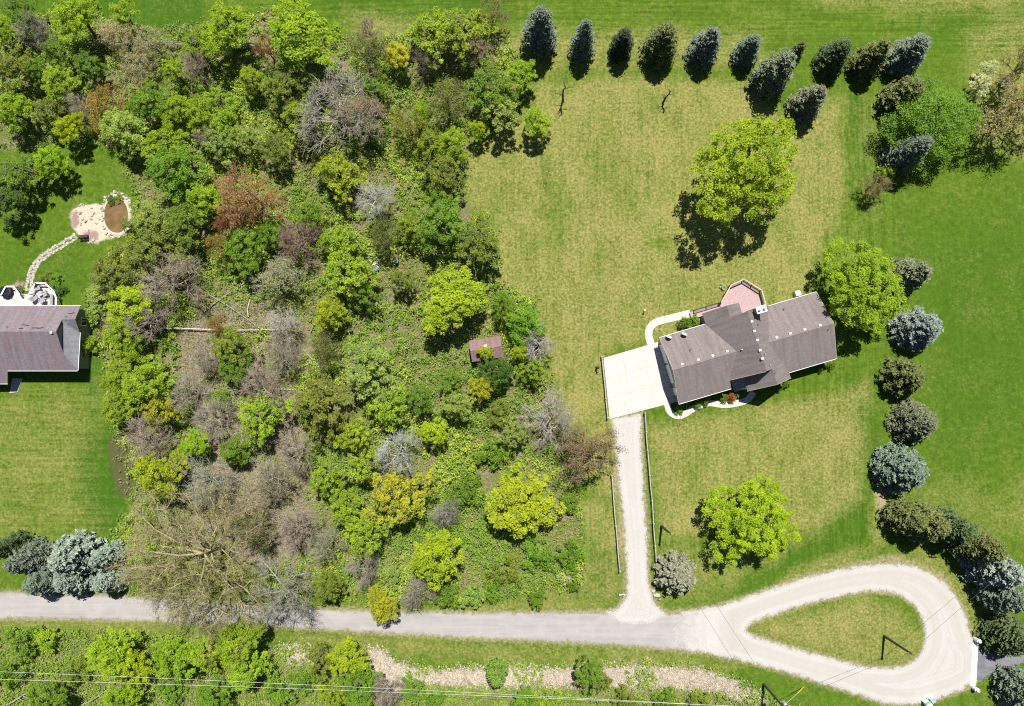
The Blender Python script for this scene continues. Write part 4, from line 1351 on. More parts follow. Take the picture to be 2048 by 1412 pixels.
def broad(seed, Rc=3.0, H=9.0, bf=0.28, nclump=60, rc=0.75, nleaf=70, ls=0.2, twig=5, tlen=0.8, sub=0, tr=0.011, lobes=5, flat=0.75, inner=0.55, droop=0.0, limbs=5, leafmat='leaf', jag=0.3):
    """deciduous tree: trunk with limbs, branches to every clump, then leaves and/or twigs. -> (wood mesh, twig mesh or None, leaf mesh or None)"""
    rr = np.random.default_rng(seed)
    cz, az = H * (1 + bf) / 2, H * (1 - bf) / 2
    # the crown is a heap of uneven lesser crowns
    cs, rsub = [np.array([0, 0, cz + az * 0.3])], [0.62]
    for k in range(lobes):
        a = 2 * PI * (k + rr.uniform(-0.4, 0.4)) / lobes
        q = rr.uniform(0.38, 0.72)
        cs.append(np.array([math.cos(a) * q * Rc, math.sin(a) * q * Rc, cz + az * rr.uniform(-0.5, 0.25)]))
        rsub.append(rr.uniform(0.30, 0.52) * (1 + jag * rr.uniform(-0.6, 0.4)))
    rsub = np.array(rsub)
    wsub = rsub ** 2 / (rsub ** 2).sum()
    C = []
    tries = 0
    while len(C) < nclump and tries < nclump * 60:
        tries += 1
        d = rdir(rr, 1)[0]
        if d[2] < -0.5 or (d[2] < 0 and rr.random() < 0.4):
            continue
        k = rr.choice(len(cs), p=wsub)
        q = inner + (1 - inner) * math.sqrt(rr.random())
        p = cs[k] + d * np.array([Rc, Rc, az * 0.95]) * rsub[k] * q
        if p[2] < H * bf * 0.5 + 0.15:
            continue
        if C and np.min(np.linalg.norm(np.array(C) - p, axis=1)) < rc * (0.85 if tries < nclump * 30 else 0.55):
            continue
        C.append(p)
    C = np.array(C)
    C[:, :2] -= (C[:, :2].max(0) + C[:, :2].min(0)) / 2
    C[:, :2] *= (Rc - rc * 0.6) / np.percentile(np.linalg.norm(C[:, :2], axis=1), 94)
    n = len(C)
    # trunk and limbs
    P0, P1, R0, R1 = [], [], [], []
    tr0 = 0.028 * H
    top = np.array([rr.normal(0, 0.25), rr.normal(0, 0.25), H * 0.62])
    spine = [np.array([0, 0, 0.0]), np.array([*(top[:2] * 0.35), H * 0.22]), np.array([*(top[:2] * 0.8), H * 0.42]), top]
    rads = [tr0, tr0 * 0.75, tr0 * 0.55, tr0 * 0.3]
    for i in range(3):
        P0.append(spine[i]); P1.append(spine[i + 1]); R0.append(rads[i]); R1.append(rads[i + 1])
    nodes = [top, spine[2]]
    pick = rr.permutation(n)[:limbs]
    for k in pick:
        q = rr.uniform(0.3, 0.95)
        st = spine[1] * (1 - q) + spine[2] * q if q < 0.7 else spine[2] * 0.6 + top * 0.4
        e = C[k]
        m1 = st * 0.65 + e * 0.35 + np.array([0, 0, 0.08 * H]) + rr.normal(0, 0.035 * H, 3)
        m2 = st * 0.3 + e * 0.7 + np.array([0, 0, 0.05 * H]) + rr.normal(0, 0.03 * H, 3)
        rad = tr0 * np.array([0.45, 0.32, 0.2, 0.08])
        for a, b, r0, r1 in ((st, m1, rad[0], rad[1]), (m1, m2, rad[1], rad[2]), (m2, e, rad[2], rad[3])):
            P0.append(a); P1.append(b); R0.append(r0); R1.append(r1)
        nodes += [m1, m2, m1 * 0.5 + m2 * 0.5]
    # every clump forks off the nearest wood already grown
    nd = [np.array(q) for q in nodes]
    far = [float(np.linalg.norm(q - spine[1])) for q in nodes]
    order = np.argsort(np.linalg.norm(C - spine[2], axis=1))
    reach = float(np.linalg.norm(C - spine[1], axis=1).max()) * 1.5
    for c in C[order]:
        A = np.array(nd)
        dd = np.linalg.norm(A - c, axis=1)
        k = int(np.argmin(dd + 0.35 * np.array(far) + 0.5 * np.maximum(0, A[:, 2] - c[2])))
        s, L_ = nd[k], float(dd[k])
        mpt = (s + c) / 2 + np.array([0, 0, 0.10 * L_]) + rr.normal(0, 0.07 * L_ + 0.03, 3)
        r0 = tr0 * max(0.05, 0.30 * (1 - far[k] / reach))
        r1 = tr0 * max(0.035, 0.26 * (1 - (far[k] + L_) / reach))
        P0 += [s, mpt]; P1 += [mpt, c]
        R0 += [r0, (r0 + r1) / 2]; R1 += [(r0 + r1) / 2, r1]
        nd += [mpt, c]
        far += [far[k] + L_ / 2, far[k] + L_]
    V, Q = tubes(P0[:3], P1[:3], R0[:3], R1[:3], 8)
    wood = [(V, Q), tubes(P0[3:], P1[3:], R0[3:], R1[3:], 5)]
    # twigs
    tw = None
    ends = None
    if twig:
        base = np.repeat(C, twig, 0)
        outw = unit(base - np.array([0, 0, cz - az * 0.5]))
        d = unit(outw * 0.75 + rdir(rr, len(base)) * 0.75 + np.array([0, 0, 0.25 - droop]))
        L = tlen * rr.uniform(0.5, 1.3, len(base))
        st = base - d * (L * 0.25)[:, None]
        mid = st + d * (L * 0.55)[:, None] + rdir(rr, len(base)) * 0.06 * tlen
        en = mid + unit(d + rdir(rr, len(base)) * 0.45 - np.array([0, 0, droop])) * (L * 0.55)[:, None]
        rad = np.full(len(base), tr)
        parts = [tubes(st, mid, rad * 1.7, rad * 1.2, 3), tubes(mid, en, rad * 1.2, rad * 0.6, 3)]
        ends = [en, mid]
        if sub:
            b2 = np.repeat(np.arange(len(base)), sub)
            q = rr.uniform(0.15, 1.0, len(b2))[:, None]
            s2 = mid[b2] * (1 - q) + en[b2] * q
            s2 = np.where(rr.random((len(b2), 1)) < 0.4, st[b2] * 0.4 + mid[b2] * 0.6, s2)
            d2 = unit(d[b2] * 0.9 + rdir(rr, len(b2)) * 0.85 - np.array([0, 0, droop * 1.2]))
            e2 = s2 + d2 * (tlen * rr.uniform(0.25, 0.65, len(b2)))[:, None]
            parts.append(tubes(s2, e2, np.full(len(b2), tr), np.full(len(b2), tr * 0.55), 3))
            ends.append(e2)
        tw = join(*parts)
    lf = None
    if nleaf:
        if nleaf > 0 and leafmat != 'bud':
            base = np.repeat(C, nleaf, 0)
            rcl = np.repeat(rc * rr.uniform(0.65, 1.3, n), nleaf)
            d = rdir(rr, len(base))
            d[:, 2] = np.where((d[:, 2] < -0.2) & (rr.random(len(d)) < 0.7), -d[:, 2], d[:, 2])
            pos = base + d * (rcl * (0.25 + 0.8 * rr.random(len(d)) ** 0.6))[:, None] * np.array([1, 1, flat])
            nr = unit(d * 0.35 + np.array([0, 0.25, 0.9]) + rdir(rr, len(d)) * 0.55)
            axs = rdir(rr, len(d)) + d * 0.4
        else:
            E_ = np.concatenate(ends)
            pos = np.repeat(E_, nleaf, 0) + rr.normal(0, 0.10, (len(E_) * nleaf, 3))
            nr = unit(rdir(rr, len(pos)) + np.array([0, 0, 0.5]))
            axs = rdir(rr, len(pos))
        sz = ls * rr.uniform(0.6, 1.45, len(pos))
        lf = leaves(rr, pos, axs, nr, sz, sz * 0.62)
    V, Q = join(*wood)
    wm = np_mesh('tree_wood', V, Q, 'bark')
    tm = np_mesh('tree_twigs', *tw, 'bark') if tw is not None else None
    if lf is not None:
        m_ = len(lf[1])
        sh = 0.55 * np.resize(np.repeat(rr.random(n), max(1, m_ // n)), m_) + 0.45 * rr.random(m_)
    lm = np_mesh('tree_leaves', *lf, 'leaf', sh) if lf is not None else None
    return wm, tm, lm


def spruce(seed, Rc=2.6, H=10.0, levels=30, power=0.85, nb=9, droop=0.22, sp=5, ls=0.42, belly=0.12):
    """conifer: whorls of drooping boughs covered by needle sprays"""
    rr = np.random.default_rng(seed)
    P0, P1, rad = [], [], []
    pos, axs, nrm, sz = [], [], [], []
    for i in range(levels):
        t_ = (i + rr.uniform(-0.3, 0.3)) / (levels - 1)
        t_ = min(max(t_, 0), 1)
        z = H * (0.05 + 0.93 * t_)
        prof = (1 - t_) ** power * (1 if t_ > belly else 0.8 + 0.2 * t_ / belly)
        m = max(4, int(nb * (0.55 + 0.6 * (1 - t_))))
        ph = rr.uniform(0, 6.28)
        for k in range(m):
            a = ph + 2 * PI * k / m + rr.normal(0, 0.14)
            L = max(0.16, Rc * prof * rr.uniform(0.78, 1.12))
            o = np.array([math.cos(a), math.sin(a), 0.0])
            dr = droop * (1 - t_) - 0.55 * t_ ** 3
            tip = np.array([0, 0, z]) + o * L + np.array([0, 0, -dr * L])
            P0.append([0, 0, z]); P1.append(tip); rad.append(0.012 + 0.012 * L)
            ns = max(2, int(sp * (0.5 + L / Rc)))
            for j in range(ns):
                q = 0.22 + 0.78 * (j + rr.random()) / ns
                c = np.array([0, 0, z]) * (1 - q) + tip * q
                sd = np.array([-o[1], o[0], 0])
                for s in (-1, 0, 1):
                    ad = o * (1.0 if s == 0 else 0.6) + sd * s * 0.9 + np.array([0, 0, rr.normal(0.10, 0.22)])
                    pos.append(c + sd * s * 0.16 * (1 + (1 - q) * L * 0.5) + np.array([0, 0, 0.05 + rr.normal(0, 0.05)]))
                    axs.append(ad)
                    nrm.append(np.array([rr.normal(0, 0.4), rr.normal(0, 0.4), 1.0]) + o * 0.25)
                    sz.append(ls * rr.uniform(0.7, 1.35) * (0.75 + 0.25 * L / Rc))
    pos, axs, nrm, sz = np.array(pos), np.array(axs), np.array(nrm), np.array(sz)
    # every spray is a tuft: two crossed blades
    v1 = leaves(rr, pos, axs, nrm, sz, sz * 0.42)
    v2 = leaves(rr, pos + np.array([0, 0, 0.03]), axs + rr.normal(0, 0.35, axs.shape), nrm + rr.normal(0, 0.9, nrm.shape), sz * 0.9, sz * 0.36)
    V, Q = join(v1, v2)
    lm = np_mesh('conifer_needles', V, Q, 'needle', rr.random(len(Q)))
    tv = tubes([[0, 0, 0], [0, 0, H * 0.5]], [[0, 0, H * 0.5], [0, 0, H * 0.99]], [0.022 * H, 0.012 * H], [0.012 * H, 0.002 * H], 8)
    V, Q = join(tv, tubes(P0, P1, np.array(rad), np.array(rad) * 0.4, 4))
    return np_mesh('conifer_wood', V, Q, 'bark'), None, lm


PROTO = {
    'D': [broad(s, 3.4, 9.5, 0.24, 120, 0.46, 80, 0.20, 2, 0.6, inner=0.4, lobes=7) for s in (1, 2, 3, 4, 5)],
    'O': [broad(s, 3.0, 9.0, 0.14, 92, 0.40, 66, 0.185, 6, 0.75, lobes=6, inner=0.25, jag=0.6) for s in (11, 12, 13, 14, 17)],
    'F': [broad(s, 3.0, 8.0, 0.1, 120, 0.45, 70, 0.18, 3, 0.5, inner=0.4, lobes=7) for s in (15, 16)],       # fine dense foliage
    'B': [broad(s, 3.2, 9.0, 0.2, 40, 0.8, 0, 0.1, 9, 1.6, 4, 0.015, inner=0.25) for s in (21, 22, 23)],
    'U': [broad(s, 3.2, 9.0, 0.2, 62, 0.7, 2, 0.135, 8, 0.85, 3, 0.010, inner=0.3, leafmat='bud') for s in (31, 32, 33)],
    'S': [broad(s, 1.7, 2.8, 0.0, 38, 0.34, 60, 0.165, 4, 0.4, inner=0.35, limbs=5) for s in (41, 42, 43, 44)],
    'W': [broad(51, 11.5, 14.0, 0.12, 230, 1.1, 1, 0.13, 10, 1.9, 3, 0.014, inner=0.2, droop=0.35, limbs=6, leafmat='bud', lobes=8)],
    'V': [broad(61, 6.0, 11.0, 0.05, 260, 0.85, 125, 0.2, 3, 0.8, inner=0.4, droop=0.1, lobes=9)],
    'M': [broad(s, 6.2, 13.0, 0.2, 340, 0.56, 100, 0.215, 2, 0.7, inner=0.5, limbs=7, lobes=10) for s in (71, 72, 73)],
    'H': [broad(s, 4.8, 10.0, 0.14, 52, 0.95, 0, 0.1, 11, 1.7, 4, 0.015, inner=0.3, limbs=6) for s in (81, 82)],         # big bare
    'P': [spruce(101, power=0.44, belly=0.25), spruce(102, power=0.52, nb=8, droop=0.3), spruce(103, power=0.38, levels=26, belly=0.3), spruce(104, power=0.46, levels=34, ls=0.36, nb=10), spruce(105, power=0.55, levels=22, nb=8, ls=0.5)],
    'R': [spruce(111, 3.4, 7.5, 26, 0.55, 11, 0.15, 7, 0.46, belly=0.2), spruce(112, 3.4, 7.5, 20, 0.5, 10, 0.05, 8, 0.55, belly=0.25), spruce(113, 3.4, 7.5, 22, 0.6, 12, 0.2, 7, 0.4)],
    'C': [spruce(121, 1.3, 5.0, 24, 0.4, 8, -0.5, 3, 0.32, belly=0.3), spruce(122, 1.3, 5.0, 24, 0.45, 8, -0.4, 3, 0.32)],
    'Y': [spruce(131, 3.2, 5.5, 9, 0.55, 12, -0.2, 12, 0.5, belly=0.2)],
}
PSIZE = {'D': (3.4, 9.5), 'O': (3.0, 9.0), 'F': (3.0, 8.0), 'B': (3.2, 9.0), 'U': (3.2, 9.0), 'S': (1.7, 2.8), 'W': (11.5, 14.0), 'V': (6.0, 11.0), 'M': (6.2, 13.0), 'H': (4.8, 10.0),
         'P': (2.6, 10.0), 'R': (3.4, 7.5), 'C': (1.3, 5.0), 'Y': (3.2, 5.5)}
LEAFC = {'YG': (0.335, 0.465, 0.03), 'BY': (0.42, 0.515, 0.024), 'G': (0.205, 0.345, 0.034), 'DG': (0.11, 0.19, 0.034), 'LG': (0.36, 0.46, 0.12), 'OL': (0.255, 0.32, 0.048), 'RB': (0.42, 0.235, 0.070),
         'OR': (0.488, 0.329, 0.049), 'RD': (0.403, 0.146, 0.055), 'CR': (0.561, 0.512, 0.329), 'WH': (0.66, 0.68, 0.60), 'YL': (0.48, 0.46, 0.04), 'TN': (0.37, 0.345, 0.135), 'PK': (0.40, 0.29, 0.23), 'PG': (0.23, 0.275, 0.075), 'BR': (0.27, 0.21, 0.10),
         'ju': (0.125, 0.195, 0.030), 'WG': (0.215, 0.37, 0.045), 'sg': (0.205, 0.225, 0.150), 'GY': (0.2, 0.2, 0.2), 'WB': (0.4, 0.4, 0.4),
         'bl': (0.148, 0.19, 0.138), 'pb': (0.225, 0.275, 0.232), 'gn': (0.082, 0.115, 0.042), 'ol': (0.125, 0.145, 0.042), 'gg': (0.150, 0.170, 0.100), 'dk': (0.050, 0.070, 0.034)}
BARKC = {'GY': (0.345, 0.315, 0.250), 'PK': (0.355, 0.315, 0.245), 'WB': (0.50, 0.465, 0.40), 'TN': (0.31, 0.28, 0.17), 'BR': (0.26, 0.205, 0.15), 'CR': (0.36, 0.32, 0.26), 'RB': (0.30, 0.225, 0.15)}
LOOK = {'YG': 'yellow-green', 'BY': 'vivid yellow-green', 'G': 'mid-green', 'DG': 'dark green', 'LG': 'pale green', 'OL': 'olive green', 'RB': 'rust-brown', 'OR': 'orange-tinted', 'RD': 'reddish', 'CR': 'cream-tinted', 'WH': 'white-flowering',
        'YL': 'golden yellow', 'TN': 'tan', 'PK': 'pinkish', 'PG': 'faint green', 'BR': 'brownish', 'GY': 'grey', 'WB': 'whitish grey'}
KIND = {'D': 'leafy tree', 'O': 'open leafy tree', 'F': 'dense fine-leaved tree', 'B': 'bare tree', 'U': 'budding tree', 'S': 'shrub', 'H': 'bare tree', 'M': 'leafy maple', 'V': 'airy willow', 'W': 'budding willow'}
NAME = {'D': 'leafy_tree', 'O': 'open_leafy_tree', 'F': 'dense_leafy_tree', 'B': 'bare_tree', 'U': 'budding_tree', 'S': 'shrub', 'H': 'bare_tree', 'M': 'maple_tree', 'V': 'willow_tree', 'W': 'budding_willow',
        'P': 'spruce_tree', 'R': 'spruce_tree', 'C': 'juniper_tree', 'Y': 'pine_tree'}
trng = np.random.default_rng(77)
COUNT = {}


def plant(kind, base, Rm, h, col, label, cat, group=None, sq=1.0, rz=None, bark=None):
    i = COUNT[kind] = COUNT.get(kind, -1) + 1
    wm, tm, lm = PROTO[kind][i % len(PROTO[kind])]
    pr, ph = PSIZE[kind]
    root = thing(NAME[kind], label, cat, (float(base[0]), float(base[1]), 0), group, trng.uniform(0, 6.28) if rz is None else rz)
    root.scale = (Rm / pr, Rm / pr * sq, h / ph)
    j = trng.uniform(0.9, 1.1)
    c = tuple(min(0.9, x * j * trng.uniform(0.95, 1.05)) for x in LEAFC[col])
    bk = tuple(x * trng.uniform(0.9, 1.12) for x in (bark or BARKC.get(col, (0.135, 0.115, 0.10))))
    put('trunk', wm, root, bk)
    if lm is None:
        tag(put('crown', tm, root, bk), kind='stuff')
    else:
        if tm is not None:
            tag(put('twigs', tm, root, bk), kind='stuff')
        put('crown', lm, root, c)
    return root


def deciduous(px, py, r, kind, col, where, h=None, group=None, full=None, cat=None, **kw):
    """px, py: middle of the crown in the photo, r: its radius there"""
    if h is None:
        h = (1.0 + 0.055 * r) if kind == 'S' else (2.8 + 0.085 * r)
    zc = h * (0.45 if kind == 'S' else 0.62)
    b = G(px, py, zc)
    Rm = r / 14.63 * (1 - zc / 94.0)
    label = full or f'{LOOK[col]} {KIND[kind]} {where}'
    return plant(kind, b, Rm, h, col, label, cat or ('shrub' if kind == 'S' else 'tree'), group, **kw)


def conifer(tx, ty, h, w, kind, col, label, group):
    """tx, ty: where the tip shows in the photo; w: crown width in photo pixels"""
    b = G(tx, ty, h)
    zc = h * 0.25
    Rm = w / 2 / 14.63 * (1 - zc / 94.0)
    return plant(kind, b, Rm, h, col, label, 'pine' if kind == 'Y' else 'spruce', group)


# ------------------------------------------------------------------ conifers
def tip_height(tx, ty, sy):
    """height of a tree whose tip shows at ty and whose shadow ends at row sy"""
    lo, hi = 1.0, 16.0
    for _ in range(40):
        h = (lo + hi) / 2
        p = G(tx, ty, h)
        gy_ = p[1] - h / math.tan(SUN_EL)
        # row of that ground point
        v = np.array([p[0], gy_, 0]) - CAM
        yy = v[1] * math.cos(TILT) + v[2] * math.sin(TILT)
        zz_ = -v[1] * math.sin(TILT) + v[2] * math.cos(TILT)
        row = 706 - FPX * yy / -zz_
        if row < sy: lo = h
        else: hi = h
    return h


ROW, COLM, CURV, NB = 'spruce row along the far field', 'spruces between the two lawns', 'spruces curving round the gravel loop', 'blue spruces beside the road'
for tx, ty, sy, w, k, c, lb, g in (
    (1083, 18, 165, 80, 'P', 'bl', 'tallest blue-green spruce, first of the far row beside the woods', ROW),
    (1174, 42, 165, 60, 'P', 'bl', 'slender blue-green spruce, second of the far row from the woods', ROW),
    (1252, 62, 155, 54, 'P', 'dk', 'small dark green spruce, third of the far row from the woods', ROW),
    (1338, 52, 168, 80, 'P', 'ol', 'broad dark olive spruce, fourth of the far row from the woods', ROW),
    (1430, 58, 167, 72, 'P', 'bl', 'blue-green spruce, fifth of the far row from the woods', ROW),
    (1514, 73, 162, 58, 'P', 'bl', 'small blue-green spruce, sixth of the far row from the woods', ROW),
    (1608, 84, 140, 36, 'P', 'ol', 'thin olive spruce peeping out behind the big grey-green spruce', ROW),
    (1578, 110, 235, 84, 'P', 'gg', 'big grey-green spruce set forward of the far row', ROW),
    (1696, 83, 177, 70, 'P', 'gn', 'round dark green spruce between the thin olive and the loose olive spruce', ROW),
    (1776, 84, 190, 74, 'P', 'ol', 'loose ragged olive spruce touching the last blue spruce of the row', ROW),
    (1852, 78, 182, 82, 'P', 'bl', 'dark blue spruce at the end of the far row near the willow', ROW),
    (1646, 176, 275, 74, 'P', 'gg', 'grey-olive spruce standing nearest the large lawn maple', ROW),
    (1840, 166, 262, 82, 'P', 'ol', 'olive spruce tucked behind the green willow', ROW),
    (1858, 280, 385, 76, 'P', 'bl', 'dark blue spruce standing in front of the green willow', ROW),
    (1858, 538, 626, 88, 'P', 'gg', 'grey-blue spruce behind the tree by the propane tank', COLM)):
    conifer(tx, ty, tip_height(tx, ty, sy) * 0.94, w * 1.04, k, c, lb, g)
for tx, ty, h, w, k, c, lb, g in (
    (1872, 650, 6.2, 100, 'R', 'pb', 'pale blue round spruce just past the corner of the brown house', COLM),
    (1838, 752, 5.5, 92, 'R', 'ol', 'olive round spruce between the pale blue and the grey spruce', COLM),
    (1866, 846, 5.8, 100, 'R', 'gg', 'grey-olive round spruce in the middle of the column between lawns', COLM),
    (1840, 946, 6.5, 112, 'R', 'bl', 'large blue round spruce at the end of the column between lawns', COLM),
    (1893, 1058, 8.0, 92, 'P', 'ol', 'olive spruce with rusty tip where the curve round the loop begins', CURV),
    (1850, 1050, 6.6, 84, 'P', 'ol', 'olive spruce half merged with the rusty-tipped one', CURV),
    (1945, 1068, 7.6, 84, 'P', 'gn', 'blue-green spruce between two olive ones above the loop', CURV),
    (2008, 1108, 8.2, 88, 'P', 'ol', 'tall olive spruce in the curve beside the pale blue spruce', CURV),
    (2046, 1158, 8.2, 96, 'P', 'pb', 'pale blue spruce in the curve with the wire passing over', CURV),
    (2056, 1212, 7.4, 84, 'P', 'bl', 'blue-green spruce below the pale blue one at the picture edge', CURV),
    (2060, 1295, 6.2, 92, 'P', 'gn', 'dark spruce overhanging the asphalt drive', CURV),
    (2078, 1400, 5.6, 88, 'P', 'bl', 'dark blue spruce in the corner below the asphalt drive', CURV),
    (112, 1108, 7.0, 98, 'R', 'pb', 'largest pale blue spruce of the clump beside the road', NB),
    (18, 1118, 6.6, 84, 'R', 'bl', 'grey-green spruce at the outer end of the roadside clump', NB),
    (58, 1160, 5.6, 72, 'P', 'bl', 'green-tinged spruce leaning toward the road in the roadside clump', NB),
    (120, 1152, 5.6, 86, 'R', 'pb', 'pale blue spruce nearest the road in the roadside clump', NB),
    (186, 1112, 6.5, 60, 'P', 'pb', 'narrow pale blue spruce beside the giant willow', NB),
    (196, 1158, 5.4, 62, 'P', 'pb', 'small pale blue spruce under the giant willow edge', NB),
    (-20, 1090, 6.5, 60, 'P', 'gn', 'dark green spruce behind the roadside clump of blue spruces', NB),
    (1364, 1160, 5.0, 96, 'Y', 'sg', 'grey-green pine spreading like a star beside the drive mouth', None)):
    if g == NB:
        tx, ty = tx - 6, ty + 16
    conifer(tx, ty, h, w, k, c, lb, g)

# ------------------------------------------------------------------ lawn trees
LAWN = 'trees standing on the lawns'
deciduous(1496, 338, 100, 'M', 'YG', '', 13.0, LAWN, 'largest yellow-green maple on the dry lawn behind the house', sq=1.28, rz=-0.7)
deciduous(1732, 566, 86, 'M', 'YG', '', 9.5, LAWN, 'bright green leafy maple between the house and the column of spruces', sq=1.08, rz=0.3)
deciduous(1497, 1046, 86, 'M', 'BY', '', 8.8, LAWN, 'vivid yellow-green maple alone on the front lawn', sq=1.1, rz=2.2)
deciduous(1866, 236, 86, 'V', 'WG', '', 8.0, LAWN, 'airy green willow among spruces at the end of the far row', sq=1.1)
deciduous(1752, 368, 30, 'U', 'BR', '', 4.0, LAWN, 'small round brown budding tree in front of the willow and blue spruce')
deciduous(1775, 346, 20, 'S', 'YG', '', 2.8, LAWN, 'yellow-green shrub hugging the small round brown tree')
deciduous(2040, 205, 84, 'U', 'TN', '', 9.0, LAWN, 'large tan budding tree at the lawn edge beyond the willow', sq=1.2)
deciduous(2052, 130, 50, 'U', 'TN', '', 8.0, LAWN, 'smaller tan budding tree behind the large tan budding tree')
deciduous(1962, 168, 26, 'F', 'WH', '', 5.0, LAWN, 'white-flowering small tree beside the large tan budding tree')
deciduous(1980, 135, 18, 'F', 'WH', '', 4.0, LAWN, 'little white-flowering tree behind the other white-flowering tree')
deciduous(1180, 912, 58, 'U', 'BR', '', 6.5, LAWN, 'brown budding round tree leaning over the gravel drive', sq=1.35, rz=1.5)
deciduous(1098, 842, 52, 'H', 'WB', '', 7.0, LAWN, 'whitish bare tree at the woods edge opposite the concrete pad', sq=1.2, rz=0.2)
deciduous(1052, 1004, 74, 'D', 'BY', '', 7.5, LAWN, 'brightest yellow round tree at the drive end of the woods')
deciduous(395, 1118, 172, 'W', 'TN', '', 12.5, LAWN, 'giant tan budding willow spreading over the road by the blue spruces', rz=0.4)
deciduous(562, 1188, 72, 'H', 'GY', '', 7.5, LAWN, 'grey bare tree hanging over the road beside the giant willow')

# dead snags on the lawn
for (px, py), h, seed, lb in (((1124, 200), 4.6, 3, 'thin crooked dead snag standing on the dry lawn near the woods'), ((1327, 205), 3.6, 8, 'forked dead snag standing on the dry lawn below the spruce row'), ((1191, 736), 1.5, 11, 'tiny dead sapling beside the fence of the concrete pad')):
    rr = np.random.default_rng(seed)
    b = W3(px, py, 0)
    r = thing('dead_snag', lb, 'snag', b, 'dead snags on the lawn')
    pts = [(rr.normal(0, 0.07) + 0.03 * k, rr.normal(0, 0.07), h * k / 6) for k in range(7)]
    put('trunk', MB().tube(pts, [0.16, 0.14, 0.12, 0.1, 0.08, 0.06, 0.02], 7).mesh('trunk', 'pole_wood'), r)
    for k in range(9):
        s = Vector(pts[2 + k % 4])
        a = rr.uniform(0, 6.28)
        L = rr.uniform(0.5, 1.3) * h / 4.0
        e = s + Vector((math.cos(a) * L, math.sin(a) * L, rr.uniform(0.2, 0.9)))
        put('branch', MB().tube([tuple(s), tuple((s + e) / 2 + Vector((0, 0, 0.1))), tuple(e)], [0.05, 0.035, 0.01], 5).mesh('branch', 'pole_wood'), r)

# ------------------------------------------------------------------ shrubs round the brown house
HS = 'shrubs along the brown house walls'
for px, py, r, c, k, lb, h in (
    (1372, 645, 13, 'G', 'S', 'green shrub in the bed between back path and brown roof', 1.3),
    (1388, 641, 13, 'G', 'S', 'green shrub between path and deck ramp, next to the roof corner', 1.3),
    (1361, 650, 9, 'DG', 'S', 'small dark shrub at the path end of the back bed', 1.0),
    (1463, 795, 12, 'RD', 'S', 'dark red shrub beside the front path by the porch', 1.3),
    (1447, 800, 7, 'G', 'S', 'small green shrub beside the dark red shrub', 0.9),
    (1412, 802, 11, 'OL', 'S', 'olive shrub under the garage eave by the front path', 1.2),
    (1395, 808, 10, 'G', 'S', 'green shrub under the garage eave', 1.1),
    (1358, 822, 10, 'G', 'S', 'low green shrub inside the bend of the front path', 0.8),
    (1663, 730, 9, 'G', 'S', 'round green shrub at the far front corner of the brown house', 1.3),
    (1572, 768, 9, 'G', 'S', 'green shrub at the corner of the porch gable', 1.3),
    (1556, 776, 8, 'DG', 'S', 'dark shrub in the shade of the porch gable', 1.1),
    (1640, 738, 8, 'DG', 'S', 'dark shrub in the shade along the front wall', 1.1),
    (1446, 573, 7, 'WH', 'S', 'small white-flowering plant outside the deck railing', 0.6),
    (1474, 790, 6, 'PK', 'S', 'little pinkish shrub by the porch step', 0.8)):
    deciduous(px, py, r, k, c, '', h, HS, lb)
for px, py, r, c, lb, h in ((112, 562, 16, 'G', 'low green shrub bed curving round the corner of the pale deck', 1.0), (122, 580, 13, 'DG', 'dark green shrub outside the pale deck railing', 1.0), (94, 553, 14, 'OL', 'olive shrub above the pale deck railing', 0.9),
                            (40, 577, 8, 'G', 'small green plant between the two halves of the pale deck', 0.7), (168, 617, 8, 'G', 'small green shrub at the back corner of the mauve roof', 0.9), (222, 400, 12, 'DG', 'dark marsh plant at the head of the brown pond', 0.5),
                            (238, 396, 11, 'OL', 'olive marsh plant at the head of the brown pond', 0.5)):
    deciduous(px, py, r, 'S', c, '', h, 'shrubs round the neighbouring garden', lb)


